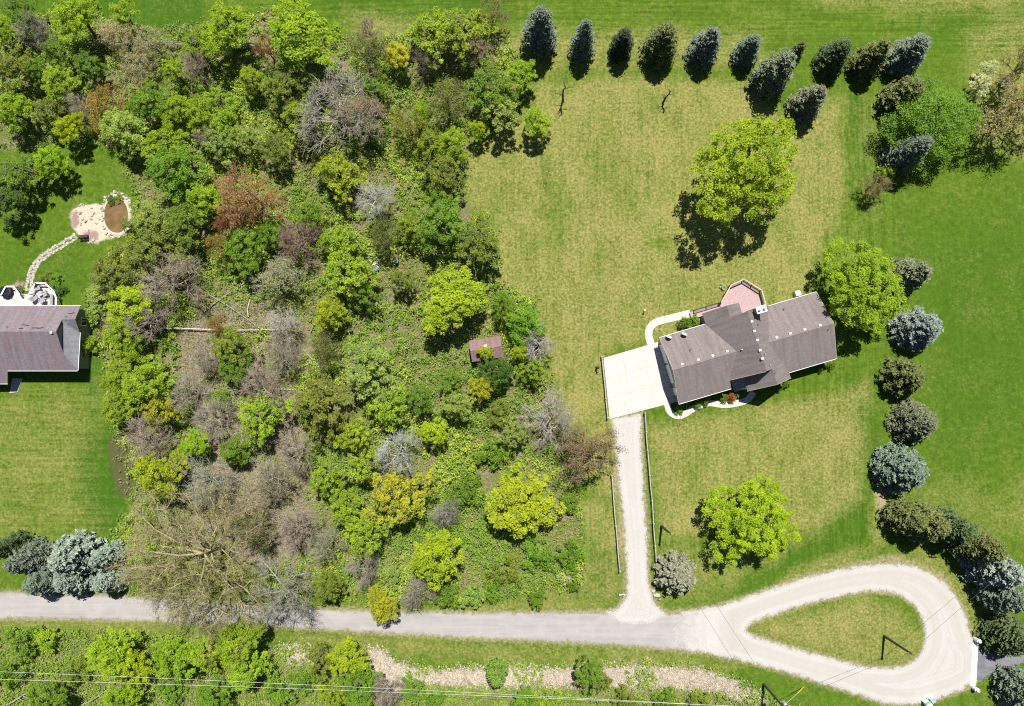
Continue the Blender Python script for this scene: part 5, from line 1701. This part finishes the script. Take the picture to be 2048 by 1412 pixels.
# ------------------------------------------------------------------ the woods, tree by tree: crown middle, radius, kind, colour, where it stands
WOOD = 'trees of the overgrown woods'
TREES = [
    # along the far field, from the picture corner to the spruce row
    (155, 42, 50, 'D', 'YG', 'reaching highest into the far field, past the board fence corner'),
    (50, 24, 34, 'O', 'G', 'out in the field beyond the board fence corner'),
    (10, 66, 30, 'D', 'YG', 'at the very end of the board fence'),
    (64, 60, 27, 'B', 'GY', 'in front of the board fence end'),
    (248, 30, 35, 'O', 'YG', 'at the edge of the dark mown field patch'),
    (240, 70, 38, 'U', 'CR', 'below the dark mown field patch'),
    (302, 86, 31, 'U', 'CR', 'over the middle of the board fence'),
    (276, 134, 34, 'U', 'CR', 'inside the fence, furthest from the field'),
    (452, 62, 52, 'D', 'YG', 'large, over the board fence toward its far end'),
    (390, 90, 38, 'O', 'YG', 'over the board fence beside the cream trees'),
    (25, 132, 40, 'O', 'OL', 'at the picture edge inside the board fence'),
    (115, 107, 38, 'O', 'G', 'under the board fence, beside the highest field tree'),
    (180, 126, 31, 'O', 'G', 'between the highest field tree and the cream trees'),
    (122, 164, 34, 'D', 'YG', 'two trees in from the board fence near the edge'),
    (71, 143, 23, 'D', 'G', 'small, inside the fence near the picture edge'),
    (393, 138, 30, 'B', 'PK', 'among leafy trees inside the board fence'),
    (204, 212, 40, 'U', 'OR', 'in the thick of the woods above the mown clearing'),
    (163, 212, 24, 'B', 'GY', 'beside the orange-tinted tree above the clearing'),
    (344, 142, 27, 'O', 'YG', 'between the innermost cream tree and the pinkish bare tree'),
    (300, 204, 42, 'D', 'G', 'next in from the innermost cream tree'),
    (258, 258, 43, 'D', 'LG', 'above the dark shade over the mown clearing'),
    (352, 219, 32, 'D', 'YG', 'second in a cluster of four inside the woods'),
    (396, 229, 31, 'D', 'YG', 'third in a cluster of four inside the woods'),
    (433, 196, 29, 'O', 'YG', 'first in a cluster of four inside the woods'),
    (446, 246, 34, 'O', 'YG', 'fourth in a cluster of four inside the woods'),
    (504, 163, 27, 'D', 'YG', 'below the reddish bare tree by the fence end'),
    (143, 257, 29, 'D', 'BY', 'lit bright at the head of the mown clearing'),
    (23, 224, 36, 'D', 'YG', 'at the picture edge above the clearing'),
    (97, 217, 33, 'O', 'OL', 'shadowed, above the clearing near the picture edge'),
    (331, 290, 38, 'D', 'YG', 'above the wide green tree by the pond'),
    (352, 345, 52, 'D', 'G', 'wide, uphill of the brown pond'),
    (436, 292, 34, 'O', 'LG', 'above the big rust-brown tree'),
    (497, 278, 29, 'O', 'LG', 'touching the top of the big rust-brown tree'),
    (98, 330, 36, 'D', 'YG', 'alone beside the mown clearing'),
    (38, 342, 42, 'O', 'G', 'tall, shading the lawn at the picture edge'),
    (8, 395, 40, 'O', 'DG', 'dark at the picture edge above the neighbouring house'),
    (413, 272, 21, 'B', 'GY', 'small, among the cluster of four'),
    (611, 68, 80, 'D', 'YG', 'biggest on the far field edge'),
    (534, 99, 25, 'U', 'RD', 'squeezed beside the biggest field-edge tree'),
    (730, 112, 42, 'U', 'PG', 'filling the gap beyond the biggest field-edge tree'),
    (741, 64, 22, 'B', 'GY', 'poking into the far field at the gap'),
    (792, 110, 25, 'D', 'YL', 'small in the gap of the field edge'),
    (860, 66, 52, 'O', 'YG', 'at the field edge, woods-side partner of a joined pair'),
    (931, 52, 50, 'O', 'YG', 'at the field edge, spruce-side partner of a joined pair'),
    (956, 98, 34, 'U', 'PK', 'in front of the joined field-edge pair'),
    (984, 28, 30, 'U', 'TN', 'faint behind the joined field-edge pair'),
    (846, 120, 26, 'B', 'BR', 'below the joined field-edge pair'),
    (562, 176, 40, 'O', 'OL', 'below the biggest field-edge tree, nearest the cluster'),
    (613, 170, 32, 'O', 'OL', 'just below the biggest field-edge tree'),
    (676, 222, 62, 'B', 'PK', 'tallest bare one, rising amid the woods'),
    (716, 238, 52, 'U', 'PK', 'leaning on the tallest bare pinkish tree'),
    (749, 175, 30, 'O', 'G', 'above the tallest bare pinkish tree'),
    (597, 234, 42, 'O', 'YG', 'beside the tallest bare pinkish tree'),
    (894, 196, 48, 'U', 'OL', 'round and hazy, inside the lawn corner of the woods'),
    (986, 172, 50, 'O', 'G', 'tall at the lawn corner near the tallest spruce'),
    (1042, 150, 32, 'D', 'YG', 'touching the tallest spruce of the row'),
    (1002, 226, 38, 'O', 'LG', 'with grey boughs hanging over the lawn corner'),
    (956, 262, 18, 'D', 'BY', 'small at the lawn corner, in the shade edge'),
    (1076, 240, 28, 'D', 'YG', 'alone on the lawn just off the woods corner'),
    (816, 246, 36, 'U', 'YL', 'hazy, between the pinkish and olive budding trees'),
    (846, 226, 22, 'D', 'YG', 'small, beside the round hazy olive tree'),
    (903, 294, 33, 'D', 'YG', 'at the lawn edge below the round hazy olive tree'),
    (854, 284, 34, 'O', 'YG', 'one row in from the lawn edge, below the hazy tree'),
    (884, 348, 42, 'O', 'OL', 'at the lawn edge, where the woods bulge least'),
    (672, 348, 44, 'O', 'BY', 'in bright scattered clumps beside the rust-brown tree'),
    (744, 398, 36, 'B', 'WB', 'pale, in the middle of the woods'),
    (557, 296, 34, 'O', 'OL', 'above the rust-brown tree, woods side'),
    (752, 284, 21, 'S', 'DG', 'below the tallest bare pinkish tree'),
    # the middle belt
    (500, 388, 64, 'U', 'RB', 'big and round above the bright green pair'),
    (458, 436, 32, 'U', 'RD', 'attached to the pond side of the rust-brown tree'),
    (441, 494, 26, 'U', 'OR', 'below the reddish budding tree'),
    (490, 504, 40, 'D', 'G', 'larger of the bright green pair below the rust-brown tree'),
    (543, 470, 28, 'D', 'G', 'smaller of the bright green pair below the rust-brown tree'),
    (408, 392, 34, 'D', 'YG', 'beside the rust-brown tree, pond side'),
    (291, 440, 40, 'D', 'LG', 'overhanging the stones of the brown pond'),
    (372, 442, 48, 'O', 'G', 'between the pond and the reddish budding tree'),
    (304, 500, 54, 'O', 'OL', 'dark and broad below the pond'),
    (228, 542, 46, 'O', 'OL', 'dark, facing the pale deck across the lawn'),
    (203, 588, 25, 'S', 'LG', 'at the lawn corner opposite the pale deck'),
    (188, 630, 22, 'S', 'LG', 'beside the back corner of the mauve-roofed house'),
    (176, 690, 22, 'S', 'YG', 'against the side wall of the mauve-roofed house'),
    (255, 612, 46, 'D', 'BY', 'tall, facing the gable end of the mauve-roofed house'),
    (252, 680, 40, 'D', 'YG', 'below the tall vivid one facing the mauve-roofed house'),
    (347, 564, 50, 'B', 'GY', 'over the top end of the slanting grey trunk'),
    (296, 632, 38, 'B', 'GY', 'at the butt of the long pale fallen trunk'),
    (559, 560, 45, 'U', 'CR', 'round, in the dark gap below the bright green pair'),
    (597, 488, 40, 'B', 'BR', 'next to the smaller of the bright green pair'),
    (618, 428, 30, 'D', 'G', 'between the rust-brown tree and the pale bare tree'),
    (673, 486, 40, 'O', 'YG', 'uphill partner of a pair beside the boards'),
    (698, 536, 50, 'O', 'YG', 'downhill partner of a pair beside the boards'),
    (660, 630, 34, 'D', 'BY', 'small, downhill of the boards and blue drums'),
    (436, 655, 27, 'U', 'OR', 'standing over the long pale fallen trunk'),
    (464, 690, 44, 'O', 'OL', 'just below the long pale fallen trunk'),
    (566, 650, 31, 'B', 'WB', 'at the thin end of the long pale fallen trunk'),
    (724, 592, 30, 'O', 'G', 'shaded, below the boards and blue drums'),
    (770, 470, 32, 'U', 'PG', 'hazy above the blue drums'),
    (806, 560, 26, 'O', 'OL', 'between the blue drums and the round yellow tree'),
    (875, 404, 35, 'F', 'G', 'round, first of three along the lawn edge bulge'),
    (882, 452, 52, 'O', 'G', 'large, second of three along the lawn edge bulge'),
    (962, 482, 48, 'O', 'OL', 'furthest out over the lawn at the edge bulge'),
    (820, 450, 32, 'O', 'YG', 'behind the lawn edge bulge'),
    (902, 600, 58, 'D', 'BY', 'round, uphill of the shed'),
    (958, 578, 20, 'S', 'LG', 'between the round yellow tree and the lawn'),
    (1006, 612, 27, 'F', 'G', 'behind the shed, woods side'),
    (1046, 650, 40, 'F', 'G', 'against the lawn side of the shed'),
    (1078, 688, 28, 'B', 'WB', 'with radiating pale boughs at the lawn edge by the shed'),
    (1044, 704, 18, 'D', 'BY', 'small, at the lawn-side corner of the shed'),
    (1064, 742, 28, 'O', 'YG', 'at the lawn edge below the shed'),
    (972, 704, 17, 'D', 'BY', 'small, leaning over the shed roof'),
    (990, 746, 38, 'F', 'DG', 'dense, in front of the shed'),
    (960, 776, 24, 'D', 'YL', 'touching the dense dark tree in front of the shed'),
    (918, 812, 32, 'D', 'LG', 'downhill of the golden tree by the shed'),
    (904, 766, 34, 'O', 'G', 'two trees in from the shed front'),
    # lower woods
    (236, 752, 30, 'D', 'YG', 'first of three at the lawn below the mauve-roofed house'),
    (298, 758, 45, 'D', 'YG', 'largest of three at the lawn below the mauve-roofed house'),
    (241, 808, 34, 'D', 'YG', 'last of three at the lawn below the mauve-roofed house'),
    (318, 826, 34, 'O', 'YL', 'above the muddy hollow'),
    (471, 730, 32, 'D', 'G', 'in the brown clearing below the long pale trunk'),
    (443, 800, 26, 'S', 'G', 'in the middle of the bare grey trees'),
    (418, 720, 26, 'B', 'GY', 'in the brown clearing, house side'),
    (530, 836, 48, 'O', 'YG', 'spreading at the heart of the grey bare grove'),
    (476, 900, 28, 'D', 'G', 'below the spreading tree in the grey bare grove'),
    (642, 808, 60, 'O', 'OL', 'big and tall between the grey grove and the green thicket'),
    (390, 886, 28, 'D', 'YG', 'uphill neighbour of the vivid one above the giant willow'),
    (326, 948, 45, 'D', 'BY', 'just above the giant willow crown'),
    (288, 882, 42, 'B', 'GY', 'reaching over the muddy hollow'),
    (429, 836, 34, 'B', 'GY', 'in the grey grove above the thin log'),
    (518, 776, 40, 'B', 'GY', 'fan-shaped in the grey grove'),
    (560, 712, 34, 'B', 'GY', 'below the whitish tree at the pale trunk end'),
    (412, 962, 42, 'B', 'GY', 'above the giant willow, beside the vivid tree'),
    (545, 962, 38, 'B', 'PK', 'in the lower grey grove'),
    (376, 786, 30, 'B', 'GY', 'beside the largest of the three lawn-edge trees'),
    (594, 900, 30, 'B', 'PK', 'below the big tall olive tree'),
    (600, 1060, 42, 'B', 'PK', 'between the giant willow and the road corner thicket'),
    (655, 1090, 30, 'B', 'PK', 'second pinkish one near the road corner thicket'),
    (520, 1060, 36, 'U', 'PG', 'touching the giant willow crown'),
    (653, 962, 34, 'O', 'YG', 'below the big tall olive tree, thicket side'),
    (742, 736, 60, 'O', 'LG', 'broad and silvery in the middle of the thicket'),
    (648, 700, 34, 'U', 'PG', 'between the pale trunk and the broad silvery tree'),
    (778, 808, 42, 'O', 'YG', 'below the broad silvery tree'),
    (700, 870, 33, 'O', 'BY', 'beside the big tall olive tree'),
    (868, 864, 28, 'D', 'BY', 'small and bright amid the lower thicket'),
    (840, 800, 28, 'O', 'G', 'between the thicket and the shed front trees'),
    (798, 906, 36, 'B', 'WB', 'feathery pale in the lower thicket'),
    (724, 930, 34, 'O', 'YG', 'next to the feathery pale tree'),
    (798, 990, 56, 'O', 'YL', 'large and orange-flecked in the lower thicket'),
    (896, 1028, 25, 'B', 'GY', 'small between the orange-flecked and brightest trees'),
    (1030, 866, 30, 'O', 'LG', 'beside the whitish bare tree at the woods edge'),
    (932, 980, 40, 'S', 'G', 'wide, uphill of the small grey bare tree'),
    (985, 905, 34, 'S', 'G', 'wide, in the open thicket above the brightest tree'),
    (1000, 830, 30, 'S', 'OL', 'in the open thicket below the shed'),
    (1138, 1004, 22, 'S', 'G', 'between the brightest tree and the mown strip'),
    (1080, 1108, 40, 'S', 'G', 'wide, below the brightest tree'),
    (1140, 1110, 32, 'S', 'G', 'at the mown strip near the road'),
    (1010, 1140, 34, 'S', 'OL', 'between the spiky tree and the white shrub'),
    (875, 1118, 52, 'D', 'BY', 'spiky and bright near the road'),
    (740, 1070, 44, 'O', 'YG', 'below the orange-flecked tree'),
    (690, 1020, 32, 'O', 'YG', 'at the grey grove edge of the lower thicket'),
    (655, 1178, 31, 'D', 'OL', 'dark at the road edge'),
    (766, 1208, 30, 'D', 'YL', 'leaning over the road and shading it'),
    (835, 1188, 28, 'B', 'GY', 'at the road edge below the spiky tree'),
    (724, 1135, 28, 'B', 'GY', 'near the road between two leafy trees'),
    (780, 1150, 28, 'S', 'LG', 'at the road edge beside the leaning golden tree'),
    (895, 1192, 28, 'S', 'G', 'first of three at the road edge below the spiky tree'),
    (945, 1192, 26, 'S', 'LG', 'second of three at the road edge below the spiky tree'),
    (985, 1182, 24, 'S', 'G', 'third of three at the road edge below the spiky tree'),
    (1076, 1196, 20, 'S', 'G', 'alone at the road edge near the mown strip'),
    (1130, 1156, 13, 'S', 'WH', 'at the mown strip near the road'),
    (1146, 1172, 14, 'S', 'G', 'right under the white-flowering one'),
    # strip between the road and the picture's lower edge
    (42, 1284, 40, 'S', 'G', 'wide, across the road from the blue spruces'),
    (95, 1278, 26, 'S', 'YG', 'across the road from the narrow blue spruce'),
    (218, 1306, 46, 'D', 'YG', 'below the giant willow, first of a roadside group'),
    (268, 1330, 34, 'D', 'BY', 'second of the roadside group below the willow'),
    (348, 1318, 42, 'D', 'YG', 'third of the roadside group below the willow'),
    (412, 1310, 34, 'D', 'YG', 'fourth of the roadside group below the willow'),
    (482, 1286, 48, 'D', 'YG', 'largest of the roadside group, nearest the road'),
    (494, 1330, 36, 'D', 'YG', 'last of the roadside group, beside the pink litter'),
    (97, 1392, 34, 'D', 'G', 'under the wires near the picture corner'),
    (150, 1345, 30, 'S', 'OL', 'under the wires in front of the corner logs'),
    (20, 1345, 34, 'S', 'G', 'under the wires at the picture corner'),
    (245, 1394, 34, 'D', 'YG', 'under the wires below the roadside group'),
    (340, 1384, 30, 'S', 'G', 'under the wires below the third roadside tree'),
    (432, 1392, 32, 'D', 'G', 'under the wires below the fourth roadside tree'),
    (560, 1378, 36, 'S', 'G', 'under the wires at the end of the roadside group'),
    (608, 1360, 28, 'S', 'G', 'on the pink litter beside the roadside pair'),
    (640, 1322, 31, 'O', 'OL', 'of the roadside pair on the pink litter'),
    (694, 1318, 36, 'D', 'BY', 'of the roadside pair on the pink litter'),
    (716, 1368, 38, 'D', 'G', 'below the roadside pair under the wires'),
    (668, 1390, 30, 'D', 'YG', 'below the roadside pair at the picture edge'),
    (778, 1384, 28, 'B', 'PK', 'small on the pink litter below the wires'),
    (826, 1376, 26, 'S', 'G', 'under the wires on the pink litter'),
    (870, 1398, 24, 'S', 'G', 'under the wires beside the pinkish bare tree'),
    (1180, 1348, 30, 'O', 'G', 'alone on the pink litter, forked'),
    (1206, 1362, 20, 'O', 'OL', 'leaning on the forked tree on the pink litter'),
    (1050, 1398, 26, 'S', 'G', 'at the picture edge beside the juniper'),
    (1100, 1400, 28, 'S', 'YG', 'at the picture edge between juniper and forked tree'),
    (1250, 1402, 28, 'S', 'OL', 'at the picture edge beyond the forked tree'),
    (1330, 1404, 26, 'S', 'G', 'at the picture edge, nearer the transformer pole'),
    (1400, 1406, 24, 'S', 'OL', 'at the picture edge, nearest the transformer pole'),
]
for row in TREES:
    r_ = row[2] * (1.0 if row[3] in 'SF' else 1.1)
    deciduous(row[0], row[1], r_, *row[3:6], group=WOOD, sq=trng.uniform(0.85, 1.2))
b = G(993, 1348, 2.6)
plant('C', b, 1.7, 5.2, 'ju', 'dense green juniper column standing on the pink litter', 'juniper', WOOD)

# ------------------------------------------------------------------ undergrowth, litter and brushwood: masses nobody could count
ug = np.random.default_rng(9)


def scatter(pg, n, margin=0.0):
    lo, hi = pg.min(0), pg.max(0)
    out = np.empty((0, 2))
    while len(out) < n:
        p = ug.uniform(lo, hi, (n * 2, 2))
        out = np.concatenate([out, p[inside_dist(p[:, 0], p[:, 1], pg) > margin + ug.normal(0, 0.35, len(p))]])
    return out[:n]


def wave(p, s, seed):
    r_ = np.random.default_rng(seed)
    v = np.zeros(len(p))
    for k in range(7):
        d = r_.normal(0, 1, 2)
        d /= np.linalg.norm(d)
        v += np.sin((p @ d) * s * r_.uniform(0.6, 1.8) + r_.uniform(0, 6.28))
    return v / 7 ** 0.5


def tufts(name, label, pts, r, h, nl, ls, col, mat, cat='undergrowth'):
    n = len(pts)
    rad = r * ug.uniform(0.5, 1.4, n)
    hh = h * ug.uniform(0.4, 1.6, n)
    d = rdir(ug, n * nl)
    d[:, 2] = np.abs(d[:, 2])
    pos = np.repeat(np.concatenate([pts, np.zeros((n, 1))], 1), nl, 0) + d * np.stack([np.repeat(rad, nl), np.repeat(rad, nl), np.repeat(hh, nl)], 1) * (0.35 + 0.65 * ug.random((n * nl, 1)))
    pos[:, 2] += 0.04
    nr = unit(d * 0.35 + np.array([0, 0.25, 0.9]) + rdir(ug, n * nl) * 0.5)
    sz = ls * ug.uniform(0.6, 1.5, n * nl)
    V, Q = leaves(ug, pos, rdir(ug, n * nl) + d * 0.5, nr, sz, sz * 0.55)
    sh = np.clip(np.repeat(ug.random(n), nl) * 0.7 + ug.random(n * nl) * 0.3, 0, 1)
    o = put(name, np_mesh(name, V, Q, mat, sh), None, col)
    return tag(o, label, cat, kind='stuff')


p = scatter(WOODS, 24000)
gw_ = inside_dist(p[:, 0], p[:, 1], GREY_WOOD)
w_ = wave(p, 0.55, 1)
keep = (w_ > -0.75) & ((gw_ < -1) | (w_ > 0.35))
p = p[keep]
w2 = wave(p, 0.35, 2)
tufts('undergrowth', 'bright green low undergrowth covering the floor of the woods', p[w2 > -0.1], 0.42, 0.55, 9, 0.23, (0.225, 0.32, 0.05), 'weed')
tufts('undergrowth', 'duller olive undergrowth covering the floor of the woods', p[w2 <= -0.1], 0.36, 0.4, 8, 0.21, (0.265, 0.295, 0.09), 'weed')
LOWER = poly((880, 830), (1060, 790), (1120, 900), (1000, 930), (1000, 1080), (1160, 1060), (1165, 1160), (1000, 1190), (760, 1195), (700, 1100), (860, 1000))
p = np.concatenate([scatter(WOODS, 6000, 0.6), scatter(LOWER, 900)])
gw_ = inside_dist(p[:, 0], p[:, 1], GREY_WOOD)
w_ = wave(p, 0.4, 3)
p = p[(w_ > -0.5) & ((gw_ < 0) | (w_ > 0.8))]
shd = np.array(ST(SL / 2, 1.4, 0)[:2])
p = p[np.linalg.norm(p - shd, axis=1) > 2.8]
w2 = wave(p, 0.3, 5)
tufts('thicket', 'tangled yellow-green thicket filling the gaps between the trees', p[w2 > 0], 0.7, 1.4, 36, 0.23, (0.315, 0.415, 0.06), 'weed', 'thicket')
tufts('thicket', 'tangled mid-green thicket filling the gaps between the trees', p[w2 <= 0], 0.65, 1.1, 34, 0.22, (0.205, 0.315, 0.055), 'weed', 'thicket')
p = scatter(BRUSH, 9000)
p = p[(np.abs(p[:, 1]) < 52) & (p[:, 0] > -75)]
kp = (inside_dist(p[:, 0], p[:, 1], PINK) < 0) | (wave(p, 0.5, 4) > 0.7)
tufts('undergrowth', 'green brush undergrowth along the lower side of the road', p[kp], 0.42, 0.6, 10, 0.22, (0.235, 0.33, 0.055), 'weed')
p = np.concatenate([scatter(PINK, 6000), scatter(PINK2, 600)])
tufts('leaf_litter', 'pinkish dead leaf litter in drifts along the road verge', p, 0.25, 0.05, 3, 0.17, (0.46, 0.405, 0.335), 'dead_leaf', 'litter')
p = np.concatenate([scatter(GREY_WOOD, 7000), scatter(WOODS, 9000)])
tufts('leaf_litter', 'brown dead leaf litter on the floor of the woods', p, 0.3, 0.06, 3, 0.17, (0.32, 0.255, 0.18), 'dead_leaf', 'litter')
# brushwood: fine dead stems standing and lying between the trees
p = np.concatenate([scatter(GREY_WOOD, 2600), scatter(WOODS, 2600), scatter(BRUSH, 700)])
n = len(p)
a = ug.uniform(0, 6.28, n)
L = ug.uniform(0.4, 1.9, n)
st = np.concatenate([p, ug.uniform(0.02, 0.4, (n, 1))], 1)
en = st + np.stack([np.cos(a) * L, np.sin(a) * L, ug.uniform(0.0, 1.2, n) * L * 0.6], 1)
me = np_mesh('brushwood', *tubes(st, en, np.full(n, 0.022), np.full(n, 0.008), 3), 'bark')
tag(put('brushwood', me, None, (0.34, 0.315, 0.265)), 'fine grey dead stems lying between the trees', 'brushwood', kind='stuff')
